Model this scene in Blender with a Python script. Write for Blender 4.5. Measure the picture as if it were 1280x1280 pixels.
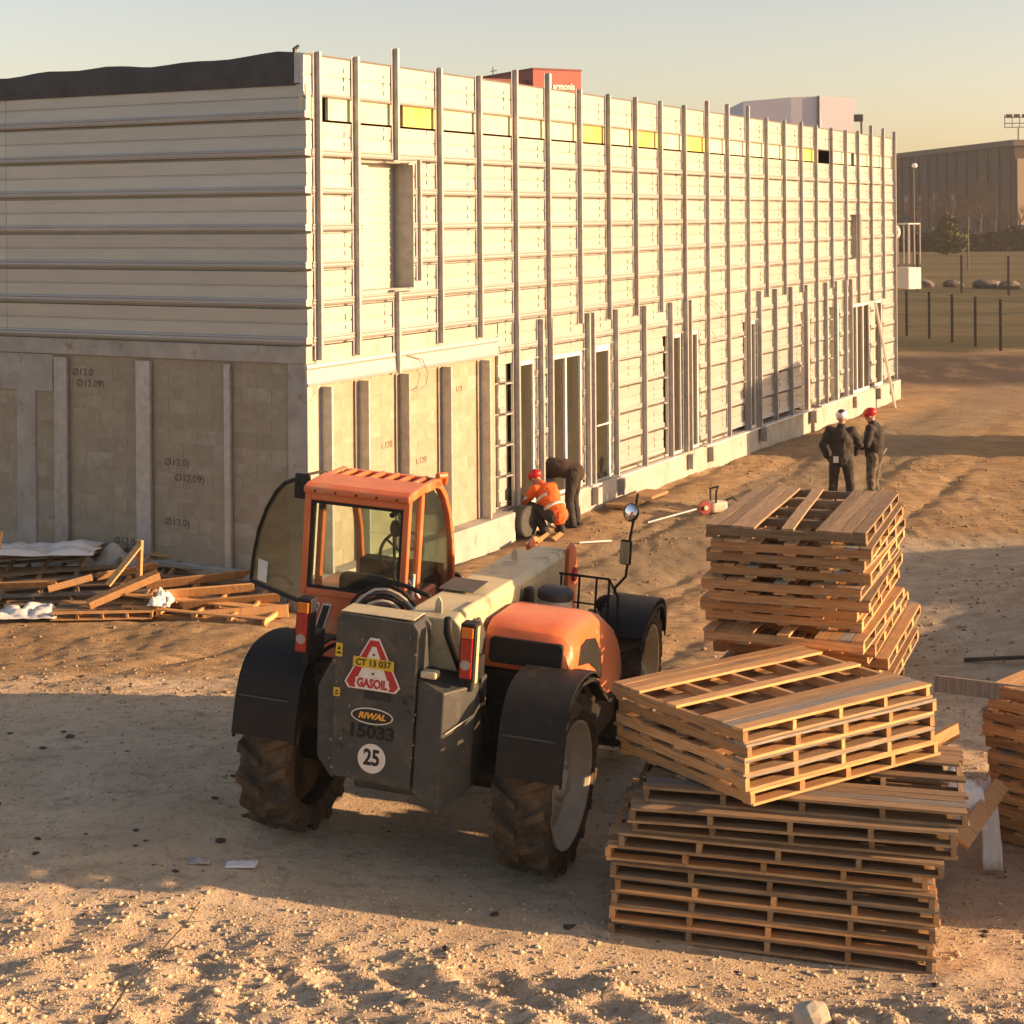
import bpy, bmesh, math, random
import numpy as np
from mathutils import Vector, Matrix, Euler
R = math.radians
random.seed(7); rng = np.random.default_rng(7)
for o in list(bpy.data.objects): bpy.data.objects.remove(o)
S = bpy.context.scene
COL = S.collection

# ------------------------------------------------------------------ camera, sky, sun, exposure
CAM_H = 5.2; ROLL = .0077
cam = bpy.data.cameras.new('camera'); camo = bpy.data.objects.new('camera', cam); COL.objects.link(camo)
cam.sensor_width = 36; cam.lens = 36 * 2070 / 1280; cam.shift_y = (271 - 640) / 1280
cam.clip_start = .1; cam.clip_end = 6000
c_, s_ = math.cos(ROLL), math.sin(ROLL)
camo.matrix_world = Matrix(((c_, s_, 0, 0), (0, 0, -1, 0), (-s_, c_, 0, CAM_H), (0, 0, 0, 1)))
S.camera = camo
SUN_AZ = R(-8)      # measured from +X towards +Y
SUN_EL = R(11)
wd = bpy.data.worlds.new('World'); S.world = wd; wd.use_nodes = True
nt = wd.node_tree; nt.nodes.clear()
out = nt.nodes.new('ShaderNodeOutputWorld'); bg = nt.nodes.new('ShaderNodeBackground'); sky = nt.nodes.new('ShaderNodeTexSky')
sky.sky_type = 'NISHITA'; sky.sun_disc = False; sky.sun_elevation = SUN_EL
sky.sun_rotation = R(90) - SUN_AZ
sky.air_density = .9; sky.dust_density = 1.5; sky.ozone_density = 1.2; sky.altitude = 100
bg.inputs['Strength'].default_value = .10
nt.links.new(sky.outputs[0], bg.inputs[0]); nt.links.new(bg.outputs[0], out.inputs[0])
sl = bpy.data.lights.new('sun', 'SUN'); sl.energy = 4.2; sl.angle = R(.53); sl.color = (1, .74, .46)
so = bpy.data.objects.new('sun', sl); COL.objects.link(so)
sd = Vector((math.cos(SUN_AZ) * math.cos(SUN_EL), math.sin(SUN_AZ) * math.cos(SUN_EL), math.sin(SUN_EL)))
so.rotation_euler = sd.to_track_quat('Z', 'Y').to_euler(); so.location = (20, 0, 20)
S.view_settings.view_transform = 'Standard'; S.view_settings.look = 'None'
S.view_settings.exposure = 1.3; S.view_settings.gamma = 1
S.view_settings.use_white_balance = True; S.view_settings.white_balance_temperature = 8400; S.view_settings.white_balance_tint = 26   # the phone's warm white balance
S.render.engine = 'CYCLES'

# ------------------------------------------------------------------ helpers
def tag(o, label=None, cat=None, group=None, kind=None):
    if label: o['label'] = label
    if cat: o['category'] = cat
    if group: o['group'] = group
    if kind: o['kind'] = kind
    return o
def link(name, data, parent=None, loc=None, rot=None):
    o = bpy.data.objects.new(name, data); COL.objects.link(o)
    if parent is not None: o.parent = parent
    if loc is not None: o.location = loc
    if rot is not None: o.rotation_euler = rot
    return o
def empty(name, loc=(0, 0, 0), rz=0, label=None, cat=None, group=None):
    o = link(name, None, None, loc, (0, 0, rz)); o.empty_display_size = .2
    return tag(o, label, cat, group)

class MB:
    def __init__(self): self.v = []; self.f = []
    def add(self, vs, fs, M=None):
        b = len(self.v)
        self.v += [tuple(M @ Vector(p)) if M is not None else tuple(p) for p in vs]
        self.f += [tuple(i + b for i in q) for q in fs]
        return self
    def box(self, c, s, M=None):
        x, y, z = s[0] / 2, s[1] / 2, s[2] / 2
        vs = [Vector((a * x, b * y, d * z)) for a in (-1, 1) for b in (-1, 1) for d in (-1, 1)]
        if M is not None: vs = [M @ p for p in vs]
        c = Vector(c)
        return self.add([p + c for p in vs], [(0, 1, 3, 2), (4, 6, 7, 5), (0, 4, 5, 1), (2, 3, 7, 6), (0, 2, 6, 4), (1, 5, 7, 3)])
    def bb(self, x0, x1, y0, y1, z0, z1):
        return self.box(((x0 + x1) / 2, (y0 + y1) / 2, (z0 + z1) / 2), (x1 - x0, y1 - y0, z1 - z0))
    def prism(self, pts, a0, a1, ax='x'):
        n = len(pts)
        def P(p, a):
            return (a, p[0], p[1]) if ax == 'x' else ((p[0], a, p[1]) if ax == 'y' else (p[0], p[1], a))
        vs = [P(p, a0) for p in pts] + [P(p, a1) for p in pts]
        fs = [(i, (i + 1) % n, n + (i + 1) % n, n + i) for i in range(n)] + [tuple(range(n - 1, -1, -1)), tuple(range(n, 2 * n))]
        return self.add(vs, fs)
    def strip(self, pts, th, a0, a1, ax='x'):
        """polyline given thickness th (to its left side) and extruded"""
        P = [Vector(p) for p in pts]; off = []
        for i in range(len(P)):
            d = (P[min(i + 1, len(P) - 1)] - P[max(i - 1, 0)]).normalized()
            off.append(P[i] + Vector((-d.y, d.x)) * th)
        for i in range(len(P) - 1):
            self.prism([P[i], P[i + 1], off[i + 1], off[i]], a0, a1, ax)
        return self
    def tube(self, path, rad, n=8, caps=True):
        P = [Vector(p) for p in path]; k = len(P)
        rs = rad if isinstance(rad, (list, tuple)) else [rad] * k
        t0 = (P[1] - P[0]).normalized()
        a = t0.orthogonal().normalized(); vs = []
        for i in range(k):
            t = (P[min(i + 1, k - 1)] - P[max(i - 1, 0)]).normalized()
            a = (a - t * a.dot(t)).normalized(); b = t.cross(a)
            for j in range(n):
                q = 2 * math.pi * j / n
                vs.append(P[i] + (a * math.cos(q) + b * math.sin(q)) * rs[i])
        fs = [(i * n + j, i * n + (j + 1) % n, (i + 1) * n + (j + 1) % n, (i + 1) * n + j) for i in range(k - 1) for j in range(n)]
        if caps: fs += [tuple(range(n - 1, -1, -1)), tuple(range((k - 1) * n, k * n))]
        return self.add(vs, fs)
    def lathe(self, prof, n=24, ax='z', c=(0, 0, 0), caps=True):
        vs = []; k = len(prof); c = Vector(c)
        for r, h in prof:
            for j in range(n):
                q = 2 * math.pi * j / n; u, w = r * math.cos(q), r * math.sin(q)
                vs.append(c + Vector((u, w, h) if ax == 'z' else ((h, u, w) if ax == 'x' else (w, h, u))))
        fs = [(i * n + j, i * n + (j + 1) % n, (i + 1) * n + (j + 1) % n, (i + 1) * n + j) for i in range(k - 1) for j in range(n)]
        if caps: fs += [tuple(range(n - 1, -1, -1)), tuple(range((k - 1) * n, k * n))]
        return self.add(vs, fs)
    def loft(self, secs):
        n = len(secs[0]); k = len(secs); vs = [p for s in secs for p in s]
        fs = [(i * n + j, i * n + (j + 1) % n, (i + 1) * n + (j + 1) % n, (i + 1) * n + j) for i in range(k - 1) for j in range(n)]
        fs += [tuple(range(n - 1, -1, -1)), tuple(range((k - 1) * n, k * n))]
        return self.add(vs, fs)
    def ell(self, c, r, M=None, n=12, m=8):
        vs = [Vector((0, 0, -1))]; fs = []
        for i in range(1, m):
            ph = math.pi * i / m
            for j in range(n):
                q = 2 * math.pi * j / n
                vs.append(Vector((math.sin(ph) * math.cos(q), math.sin(ph) * math.sin(q), -math.cos(ph))))
        vs.append(Vector((0, 0, 1)))
        for j in range(n):
            fs.append((0, 1 + (j + 1) % n, 1 + j)); b = 1 + (m - 2) * n
            fs.append((len(vs) - 1, b + j, b + (j + 1) % n))
        for i in range(m - 2):
            for j in range(n):
                a = 1 + i * n; fs.append((a + j, a + (j + 1) % n, a + n + (j + 1) % n, a + n + j))
        vs = [Vector((p.x * r[0], p.y * r[1], p.z * r[2])) for p in vs]
        if M is not None: vs = [M @ p for p in vs]
        c = Vector(c); return self.add([p + c for p in vs], fs)
    def mesh(self, name, mat, smooth=False):
        me = bpy.data.meshes.new(name); me.from_pydata(self.v, [], self.f)
        bm = bmesh.new(); bm.from_mesh(me); bmesh.ops.recalc_face_normals(bm, faces=bm.faces)
        bm.to_mesh(me); bm.free()
        if mat: me.materials.append(mat)
        if smooth:
            me.polygons.foreach_set('use_smooth', [True] * len(me.polygons))
        return me
    def build(self, name, mat, parent=None, smooth=False, bevel=0, loc=None, rot=None, seg=2):
        me = self.mesh(name, mat, smooth)
        o = link(name, me, parent, loc, rot)
        if bevel:
            b = o.modifiers.new('bevel', 'BEVEL'); b.width = bevel; b.segments = seg; b.limit_method = 'ANGLE'; b.angle_limit = R(35)
        return o

def smooth_edges(o, ang=40):
    me = o.data
    me.polygons.foreach_set('use_smooth', [True] * len(me.polygons))
    try: me.set_sharp_from_angle(angle=R(ang))
    except Exception: pass
    return o

# ------------------------------------------------------------------ materials
MATS = {}
def N(nt, t, **kw):
    n = nt.nodes.new(t)
    for k, v in kw.items(): setattr(n, k, v)
    return n
def mat(name, c1, c2=None, scale=6, rough=.7, metal=0, bump=0, bscale=40, rnd=0., stretch=(1, 1, 1), detail=5, contrast=(.35, .65),
        dirt=None, dirt_amt=.0, dirt_scale=2.5, coat=0, spec=.5, randoff=False, bdist=.01):
    m = bpy.data.materials.new(name); m.use_nodes = True; nt = m.node_tree; b = nt.nodes['Principled BSDF']; L = nt.links.new
    b.inputs['Roughness'].default_value = rough; b.inputs['Metallic'].default_value = metal
    b.inputs['Specular IOR Level'].default_value = spec
    if coat: b.inputs['Coat Weight'].default_value = coat; b.inputs['Coat Roughness'].default_value = .25
    c2 = c2 or c1
    tc = N(nt, 'ShaderNodeTexCoord'); mp = N(nt, 'ShaderNodeMapping'); mp.inputs['Scale'].default_value = stretch
    L(tc.outputs['Object'], mp.inputs['Vector'])
    oi = N(nt, 'ShaderNodeObjectInfo')
    if randoff:
        mu = N(nt, 'ShaderNodeMath', operation='MULTIPLY'); mu.inputs[1].default_value = 57.3; L(oi.outputs['Random'], mu.inputs[0])
        cx = N(nt, 'ShaderNodeCombineXYZ'); L(mu.outputs[0], cx.inputs[0]); L(mu.outputs[0], cx.inputs[1]); L(mu.outputs[0], cx.inputs[2])
        L(cx.outputs[0], mp.inputs['Location'])
    nz = N(nt, 'ShaderNodeTexNoise'); nz.inputs['Scale'].default_value = scale; nz.inputs['Detail'].default_value = detail; nz.inputs['Roughness'].default_value = .6
    L(mp.outputs[0], nz.inputs['Vector'])
    mr = N(nt, 'ShaderNodeMapRange'); mr.inputs['From Min'].default_value = contrast[0]; mr.inputs['From Max'].default_value = contrast[1]; L(nz.outputs[0], mr.inputs[0])
    mx = N(nt, 'ShaderNodeMix', data_type='RGBA'); mx.inputs['A'].default_value = (*c1, 1); mx.inputs['B'].default_value = (*c2, 1); L(mr.outputs[0], mx.inputs['Factor'])
    col = mx.outputs['Result']
    if dirt:
        n2 = N(nt, 'ShaderNodeTexNoise'); n2.inputs['Scale'].default_value = dirt_scale; n2.inputs['Detail'].default_value = 8; n2.inputs['Roughness'].default_value = .7
        L(mp.outputs[0], n2.inputs['Vector'])
        r2 = N(nt, 'ShaderNodeMapRange'); r2.inputs['From Min'].default_value = .62 - dirt_amt * .3; r2.inputs['From Max'].default_value = .75 - dirt_amt * .2; L(n2.outputs[0], r2.inputs[0])
        m2 = N(nt, 'ShaderNodeMix', data_type='RGBA'); m2.inputs['B'].default_value = (*dirt, 1); L(col, m2.inputs['A']); L(r2.outputs[0], m2.inputs['Factor'])
        col = m2.outputs['Result']
        rr = N(nt, 'ShaderNodeMapRange'); rr.inputs['To Min'].default_value = rough; rr.inputs['To Max'].default_value = .95; L(r2.outputs[0], rr.inputs[0]); L(rr.outputs[0], b.inputs['Roughness'])
    if rnd:
        hv = N(nt, 'ShaderNodeHueSaturation'); r3 = N(nt, 'ShaderNodeMapRange'); r3.inputs['To Min'].default_value = 1 - rnd; r3.inputs['To Max'].default_value = 1 + rnd * .6
        L(oi.outputs['Random'], r3.inputs[0]); L(r3.outputs[0], hv.inputs['Value']); L(col, hv.inputs['Color']); col = hv.outputs[0]
    L(col, b.inputs['Base Color'])
    if bump:
        n3 = N(nt, 'ShaderNodeTexNoise'); n3.inputs['Scale'].default_value = bscale; n3.inputs['Detail'].default_value = 4; L(mp.outputs[0], n3.inputs['Vector'])
        bp = N(nt, 'ShaderNodeBump'); bp.inputs['Strength'].default_value = bump; bp.inputs['Distance'].default_value = bdist; L(n3.outputs[0], bp.inputs['Height']); L(bp.outputs[0], b.inputs['Normal'])
    MATS[name] = m
    return m
def glass(name, tint, refl=.08, trans=.8, rough=.02):
    m = bpy.data.materials.new(name); m.use_nodes = True; nt = m.node_tree; nt.nodes.clear(); L = nt.links.new
    o = N(nt, 'ShaderNodeOutputMaterial'); t = N(nt, 'ShaderNodeBsdfTransparent'); t.inputs[0].default_value = (*tint, 1)
    d = N(nt, 'ShaderNodeBsdfDiffuse'); d.inputs[0].default_value = (.35, .33, .25, 1)
    m0 = N(nt, 'ShaderNodeMixShader'); m0.inputs[0].default_value = 1 - trans; L(t.outputs[0], m0.inputs[1]); L(d.outputs[0], m0.inputs[2])
    g = N(nt, 'ShaderNodeBsdfGlossy'); g.inputs['Roughness'].default_value = rough
    lw = N(nt, 'ShaderNodeLayerWeight'); lw.inputs[0].default_value = .25
    ad = N(nt, 'ShaderNodeMath', operation='ADD'); ad.inputs[1].default_value = refl; ad.use_clamp = True; L(lw.outputs['Fresnel'], ad.inputs[0])
    mu = N(nt, 'ShaderNodeMath', operation='MULTIPLY'); mu.inputs[1].default_value = .8; L(ad.outputs[0], mu.inputs[0])
    m1 = N(nt, 'ShaderNodeMixShader'); L(mu.outputs[0], m1.inputs[0]); L(m0.outputs[0], m1.inputs[1]); L(g.outputs[0], m1.inputs[2]); L(m1.outputs[0], o.inputs[0])
    return m

galv = mat('galvanised_sheet', (.405, .40, .38), (.45, .445, .42), 2, .46, .55, bump=.05, bscale=5, stretch=(.5, .5, 3), rnd=.07, bdist=.02)
galv_post = mat('galvanised_post', (.33, .335, .335), (.43, .43, .425), 9, .45, .5, rnd=.12)
steel_white = mat('white_frame', (.72, .71, .67), (.62, .61, .57), 8, .4)
block_m = mat('concrete_block', (.36, .31, .235), (.30, .255, .19), 3.5, .95, bump=.4, bscale=90, rnd=.06, randoff=True, dirt=(.40, .37, .31), dirt_amt=.25, dirt_scale=2)
mortar_m = mat('mortar', (.39, .34, .265), (.31, .265, .20), 5, .95, bump=.5, bscale=60)
conc_m = mat('poured_concrete', (.42, .40, .36), (.31, .29, .26), 2.2, .9, bump=.35, bscale=35, dirt=(.24, .20, .15), dirt_amt=.2, dirt_scale=3)
insul_m = mat('glass_wool', (.58, .52, .34), (.58, .55, .45), 2.2, .95, bump=.6, bscale=30)
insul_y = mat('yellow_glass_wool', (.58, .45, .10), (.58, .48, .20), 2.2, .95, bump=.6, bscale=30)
bitumen = mat('bitumen_membrane', (.026, .027, .032), (.045, .045, .05), 4, .6, bump=.5, bscale=6)
dark_m = mat('dark_void', (.012, .011, .010), None, 3, .9)
wood_a = mat('pallet_wood', (.62, .35, .155), (.44, .22, .09), 5, .75, bump=.25, bscale=30, rnd=.42, stretch=(1, 14, 14), randoff=True, dirt=(.20, .145, .10), dirt_amt=.22, dirt_scale=2)
wood_b = mat('weathered_wood', (.37, .245, .14), (.23, .14, .075), 5, .85, bump=.35, bscale=30, rnd=.35, stretch=(1, 14, 14), randoff=True, dirt=(.13, .10, .07), dirt_amt=.2, dirt_scale=3)
wood_g = mat('grey_wood', (.30, .27, .23), (.18, .16, .135), 5, .9, bump=.35, bscale=30, rnd=.3, stretch=(1, 14, 14), randoff=True)
orange = mat('orange_paint', (.66, .155, .055), (.58, .13, .045), 5, .42, bump=.02, bscale=60, dirt=(.50, .27, .15), dirt_amt=.22, dirt_scale=4, coat=.15)
creamp = mat('boom_paint', (.52, .45, .28), (.44, .38, .24), 3, .5, bump=.03, dirt=(.24, .20, .14), dirt_amt=.25, dirt_scale=4)
rimp = mat('wheel_paint', (.62, .56, .44), (.50, .44, .33), 5, .55, dirt=(.30, .23, .15), dirt_amt=-.1, dirt_scale=5)
dgrey = mat('dark_grey_steel', (.042, .045, .043), (.056, .058, .055), 6, .55, bump=.05, spec=.35, dirt=(.12, .10, .075), dirt_amt=.30, dirt_scale=5)
black = mat('black_plastic', (.012, .012, .012), (.018, .017, .016), 7, .6, spec=.25, dirt=(.05, .042, .034), dirt_amt=.12, dirt_scale=6)
rubber = mat('muddy_rubber', (.018, .017, .016), (.03, .026, .022), 7, .85, bump=.5, bscale=30, dirt=(.135, .085, .045), dirt_amt=.75, dirt_scale=4, bdist=.02)
glass_cab = glass('cab_glass', (.80, .88, .83), .02, .985)
glass_dark = glass('window_glass', (.30, .31, .29), .05, .9)
red_lens = mat('red_lens', (.36, .012, .010), (.30, .01, .01), 30, .25, spec=.6)
amber_lens = mat('amber_lens', (.55, .14, .02), None, 30, .25)
white_lens = mat('clear_lens', (.30, .27, .26), None, 30, .25)
mirror_m = mat('mirror_glass', (.7, .7, .7), None, 5, .04, 1)
white_p = mat('white_print', (.70, .67, .62), (.62, .58, .52), 20, .5)
red_p = mat('red_print', (.42, .02, .025), None, 20, .5)
yellow_p = mat('yellow_print', (.60, .40, .03), None, 20, .5)
black_p = mat('black_print', (.01, .01, .01), None, 20, .6)
gold_p = mat('orange_print', (.75, .36, .06), None, 20, .5)
faded_p = mat('worn_stencil', (.006, .006, .006), (.022, .022, .022), 22, .9, contrast=(.45, .65))
stencil_p = mat('stencil_ink', (.06, .052, .045), (.17, .15, .12), 14, .9, contrast=(.45, .62))
plastic_w = mat('white_sheet', (.74, .73, .70), (.62, .61, .58), 4, .35, bump=.3, bscale=12, bdist=.03)
stone_m = mat('pale_stone', (.50, .44, .34), (.36, .31, .24), 6, .95, bump=.8, bscale=18, rnd=.2)
cloth_dark = mat('dark_cloth', (.018, .016, .015), (.032, .028, .025), 12, .9, bump=.4, bscale=25)
cloth_navy = mat('work_trousers', (.022, .021, .022), (.045, .04, .036), 9, .9, bump=.4, bscale=25)
cloth_brown = mat('camouflage_trousers', (.05, .042, .032), (.12, .10, .07), 14, .9, bump=.4, bscale=25, contrast=(.45, .55))
hivis = mat('hivis_orange', (.85, .14, .025), (.75, .10, .02), 9, .8, bump=.3, bscale=20)
reflect = mat('reflective_tape', (.62, .60, .56), (.5, .48, .45), 9, .45)
skin_m = mat('skin', (.42, .23, .15), (.36, .19, .12), 12, .6)
redcap = mat('red_helmet', (.55, .015, .015), (.45, .012, .012), 8, .4)
whitecap = mat('white_helmet', (.72, .72, .74), None, 8, .35)
grass_m = mat('dry_grass', (.115, .095, .042), (.17, .135, .065), .35, .95, bump=.6, bscale=3)

# ------------------------------------------------------------------ ground
def vnoise(x, y, seed=0):
    xi = np.floor(x).astype(np.int64); yi = np.floor(y).astype(np.int64); xf = x - xi; yf = y - yi
    def h(a, b):
        n = (a * 374761393 + b * 668265263 + seed * 974711) & 0xffffffff
        n = ((n ^ (n >> 13)) * 1274126177) & 0xffffffff
        return ((n ^ (n >> 16)) & 0xffff) / 65535.0
    u = xf * xf * (3 - 2 * xf); v = yf * yf * (3 - 2 * yf)
    return (h(xi, yi) * (1 - u) + h(xi + 1, yi) * u) * (1 - v) + (h(xi, yi + 1) * (1 - u) + h(xi + 1, yi + 1) * u) * v
def fbm(x, y, o=4, seed=0):
    s = 0; a = 1; t = 0
    for i in range(o): s = s + a * (vnoise(x * 2 ** i, y * 2 ** i, seed + i) - .5); t += a; a *= .55
    return s / t
def sst(a, b, x):
    t = np.clip((x - a) / (b - a), 0, 1); return t * t * (3 - 2 * t)
def gbase(X, Y):
    X = np.asarray(X, float); Y = np.asarray(Y, float)
    xc = np.clip(X, -2.6, 1.9)
    z = (1 - sst(14.2, 20.5, Y)) * (.525 - .078 * (xc + .774))
    z = z + .28 * (1 - sst(8.6, 10.5, Y + .07 * X))                        # bank under the photographer
    z = z + 2.3 * np.exp(-((X - 17.5) / 3.2) ** 2 - ((Y - 22.5) / 4.2) ** 2)  # unseen spoil heap added for its shadow on the yard
    z = z - .14 * sst(24, 46, Y) * (1 - sst(120, 200, Y))
    z = z + .9 * sst(4.9, 8.5, X) * (1 - sst(16, 26, Y)) * sst(12.5, 15.5, Y)
    return z
FLAT = [(-.774, 12.38, 1.7), (.0, 14.8, 1.6), (1.7, 11.4, 1.5), (2.5, 13.9, 1.4), (4.4, 13.2, 1.3)]
def gz(X, Y):
    X = np.asarray(X, float); Y = np.asarray(Y, float)
    z = gbase(X, Y)
    d = .11 * fbm(X * .5, Y * .5, 4, 3) + .06 * fbm(X * 2.1, Y * 2.1, 3, 11) + .05 * fbm(X * 7, Y * 7, 3, 23)
    near = 1 - sst(40, 90, Y)
    # tracks left by a machine along the bank: skewed ridges
    rid = np.maximum(0, np.sin((X * 1.0 + (Y - 10) * .45 + .25 * fbm(X, Y, 2, 5)) * 2 * math.pi / .46)) * .055
    rid *= sst(9.0, 9.5, Y + .1 * X) * (1 - sst(9.95, 10.55, Y + .1 * X)) * sst(-1.9, -1, X) * (1 - sst(2.9, 3.6, X))
    # wheel ruts on the track beyond
    tr_ = -.88 * X + .47 * Y - 10.2 + 1.1 * fbm(X * .12, Y * .12, 2, 31)
    rut = np.zeros_like(z)
    for o_ in (-1.25, -.85, .75, 1.15, 2.4, -2.6): rut = rut - .05 * np.exp(-((tr_ - o_ - .25 * fbm(X * .3, Y * .3, 2, int(60 + o_ * 10))) / .17) ** 2)
    rut = rut * sst(17, 19, Y) * (1 - sst(40, 50, Y)) * (.6 + .9 * vnoise(X * 2.2, Y * 2.2, 8))
    amp = np.ones_like(z)
    for fx, fy, fr in FLAT: amp = amp * (.25 + .75 * sst(fr * .6, fr * 1.3, np.hypot(X - fx, Y - fy)))
    bank = 1 + 1.3 * (1 - sst(10.1, 10.9, Y + .1 * X))
    return z + rut + d * near * amp * bank + rid + .5 * (1 - near) * fbm(X * .02, Y * .02, 3, 9)
def axis(parts):
    a = []
    for lo, hi, n in parts: a += list(np.linspace(lo, hi, n, endpoint=False))
    return np.array(a + [parts[-1][1]])
def geom(lo, hi, n): return list(lo * (hi / lo) ** (np.arange(n) / n))
xs = np.array([-x for x in geom(9, 2500, 34)][::-1] + list(np.linspace(-9, 9.5, 290, endpoint=False)) + list(np.linspace(9.5, 25, 60, endpoint=False)) + geom(25, 2500, 30) + [2500])
ys = np.array(list(np.linspace(-4, 8, 10, endpoint=False)) + list(np.linspace(8, 12, 90, endpoint=False)) + list(np.linspace(12, 24, 150, endpoint=False)) + list(np.linspace(24, 48, 110, endpoint=False)) + geom(48, 3500, 60) + [3500])
GX, GY = np.meshgrid(xs, ys); GZ = gz(GX, GY)
nx, ny = len(xs), len(ys)
me = bpy.data.meshes.new('ground')
idx = np.arange(nx * ny).reshape(ny, nx)
q = np.stack([idx[:-1, :-1], idx[:-1, 1:], idx[1:, 1:], idx[1:, :-1]], -1).reshape(-1, 4)
me.vertices.add(nx * ny); me.vertices.foreach_set('co', np.stack([GX, GY, GZ], -1).ravel())
me.loops.add(q.size); me.loops.foreach_set('vertex_index', q.ravel())
me.polygons.add(len(q)); me.polygons.foreach_set('loop_start', np.arange(0, q.size, 4)); me.polygons.foreach_set('loop_total', np.full(len(q), 4))
me.update(); me.polygons.foreach_set('use_smooth', [True] * len(q))
def ground_material():
    m = bpy.data.materials.new('site_dirt'); m.use_nodes = True; nt = m.node_tree; b = nt.nodes['Principled BSDF']; L = nt.links.new
    b.inputs['Roughness'].default_value = .95; b.inputs['Specular IOR Level'].default_value = .15
    tc = N(nt, 'ShaderNodeTexCoord'); P = tc.outputs['Object']
    sx = N(nt, 'ShaderNodeSeparateXYZ'); L(P, sx.inputs[0])
    def noise(sc, det=5, rough=.6, st=None):
        n = N(nt, 'ShaderNodeTexNoise'); n.inputs['Scale'].default_value = sc; n.inputs['Detail'].default_value = det; n.inputs['Roughness'].default_value = rough
        if st:
            mp = N(nt, 'ShaderNodeMapping'); mp.inputs['Scale'].default_value = st; mp.inputs['Rotation'].default_value = (0, 0, R(28)); L(P, mp.inputs[0]); L(mp.outputs[0], n.inputs['Vector'])
        else: L(P, n.inputs['Vector'])
        return n.outputs[0]
    def rng_(v, a, b2, lo=0, hi=1):
        r = N(nt, 'ShaderNodeMapRange'); r.interpolation_type = 'SMOOTHSTEP'; r.inputs['From Min'].default_value = a; r.inputs['From Max'].default_value = b2; r.inputs['To Min'].default_value = lo; r.inputs['To Max'].default_value = hi; L(v, r.inputs[0]); return r.outputs[0]
    def mix(f, a, b2, blend='MIX'):
        x = N(nt, 'ShaderNodeMix', data_type='RGBA'); x.blend_type = blend
        if hasattr(f, 'node'): L(f, x.inputs['Factor'])
        else: x.inputs['Factor'].default_value = f
        for k, v in (('A', a), ('B', b2)):
            if hasattr(v, 'node'): L(v, x.inputs[k])
            else: x.inputs[k].default_value = (*v, 1)
        return x.outputs['Result']
    def mth(op, a, b2=None):
        n = N(nt, 'ShaderNodeMath', operation=op)
        for i, v in enumerate((a, b2)):
            if v is None: continue
            if hasattr(v, 'node'): L(v, n.inputs[i])
            else: n.inputs[i].default_value = v
        return n.outputs[0]
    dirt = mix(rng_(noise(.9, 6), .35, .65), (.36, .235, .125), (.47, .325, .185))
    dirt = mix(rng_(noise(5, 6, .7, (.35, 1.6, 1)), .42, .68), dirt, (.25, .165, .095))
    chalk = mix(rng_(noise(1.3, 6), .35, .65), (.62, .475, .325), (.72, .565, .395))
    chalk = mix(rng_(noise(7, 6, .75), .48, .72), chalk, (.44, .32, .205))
    # grey compacted track that leads from the machine up to the far right
    yc = mth('SUBTRACT', sx.outputs['Y'], 12.0)
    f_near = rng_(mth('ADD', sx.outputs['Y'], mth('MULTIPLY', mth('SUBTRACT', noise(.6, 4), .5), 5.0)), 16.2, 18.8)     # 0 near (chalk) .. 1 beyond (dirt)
    dist = mth('SUBTRACT', mth('ADD', mth('MULTIPLY', sx.outputs['X'], -.88), mth('MULTIPLY', sx.outputs['Y'], .47)), 10.2)
    dist = mth('ABSOLUTE', mth('ADD', dist, mth('MULTIPLY', mth('SUBTRACT', noise(.35, 3), .5), 2.2)))
    track = mth('SUBTRACT', 1.0, rng_(dist, .7, 1.7))
    track = mth('MULTIPLY', track, mth('SUBTRACT', 1.0, rng_(sx.outputs['Y'], 40, 60)))
    track = mth('MULTIPLY', track, mth('MULTIPLY', rng_(sx.outputs['Y'], 17, 20), rng_(sx.outputs['X'], -2.0, .5)))
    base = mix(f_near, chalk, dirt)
    grey = mix(rng_(noise(2.2, 6), .35, .65), (.22, .175, .12), (.28, .225, .155))
    base = mix(mth('MULTIPLY', track, .85), base, grey)
    heap = mth('MULTIPLY', rng_(sx.outputs['X'], 4.2, 5.6), mth('SUBTRACT', 1.0, rng_(sx.outputs['Y'], 25.5, 27.5)))
    base = mix(heap, base, mix(rng_(noise(3, 6), .35, .65), (.36, .30, .225), (.46, .39, .30)))
    # field beyond the site
    far = rng_(mth('ADD', sx.outputs['Y'], mth('MULTIPLY', noise(.25, 4), 7.0)), 66.5, 69.5)
    dark_track = mth('MULTIPLY', rng_(sx.outputs['Y'], 50, 53), mth('SUBTRACT', 1.0, rng_(sx.outputs['Y'], 61, 65)))
    base = mix(mth('MULTIPLY', dark_track, rng_(noise(.5, 4, .6, (1, .3, 1)), .3, .5)), base, (.105, .078, .058))
    gr = mix(rng_(noise(.12, 6, .65, (.4, 1.4, 1)), .38, .62), (.085, .078, .036), (.15, .12, .06))
    gr = mix(rng_(noise(.9, 5, .7, (.4, 1.4, 1)), .5, .72), gr, (.055, .052, .027))
    base = mix(far, base, gr)
    # small stones and darker specks as colour
    v = N(nt, 'ShaderNodeTexVoronoi'); v.inputs['Scale'].default_value = 38; v.inputs['Randomness'].default_value = 1; L(P, v.inputs['Vector'])
    sp = mth('MULTIPLY', mth('SUBTRACT', 1.0, rng_(v.outputs['Distance'], .16, .30)), rng_(noise(2.5, 3), .48, .66))
    sp = mth('MULTIPLY', sp, mth('SUBTRACT', 1.0, rng_(sx.outputs['Y'], 25, 34)))
    base = mix(mth('MULTIPLY', sp, .6), base, (.52, .47, .38))
    base = mix(mth('MULTIPLY', rng_(noise(16, 5, .75), .54, .68), .55), base, mix(.5, base, (.10, .07, .045)))
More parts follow.
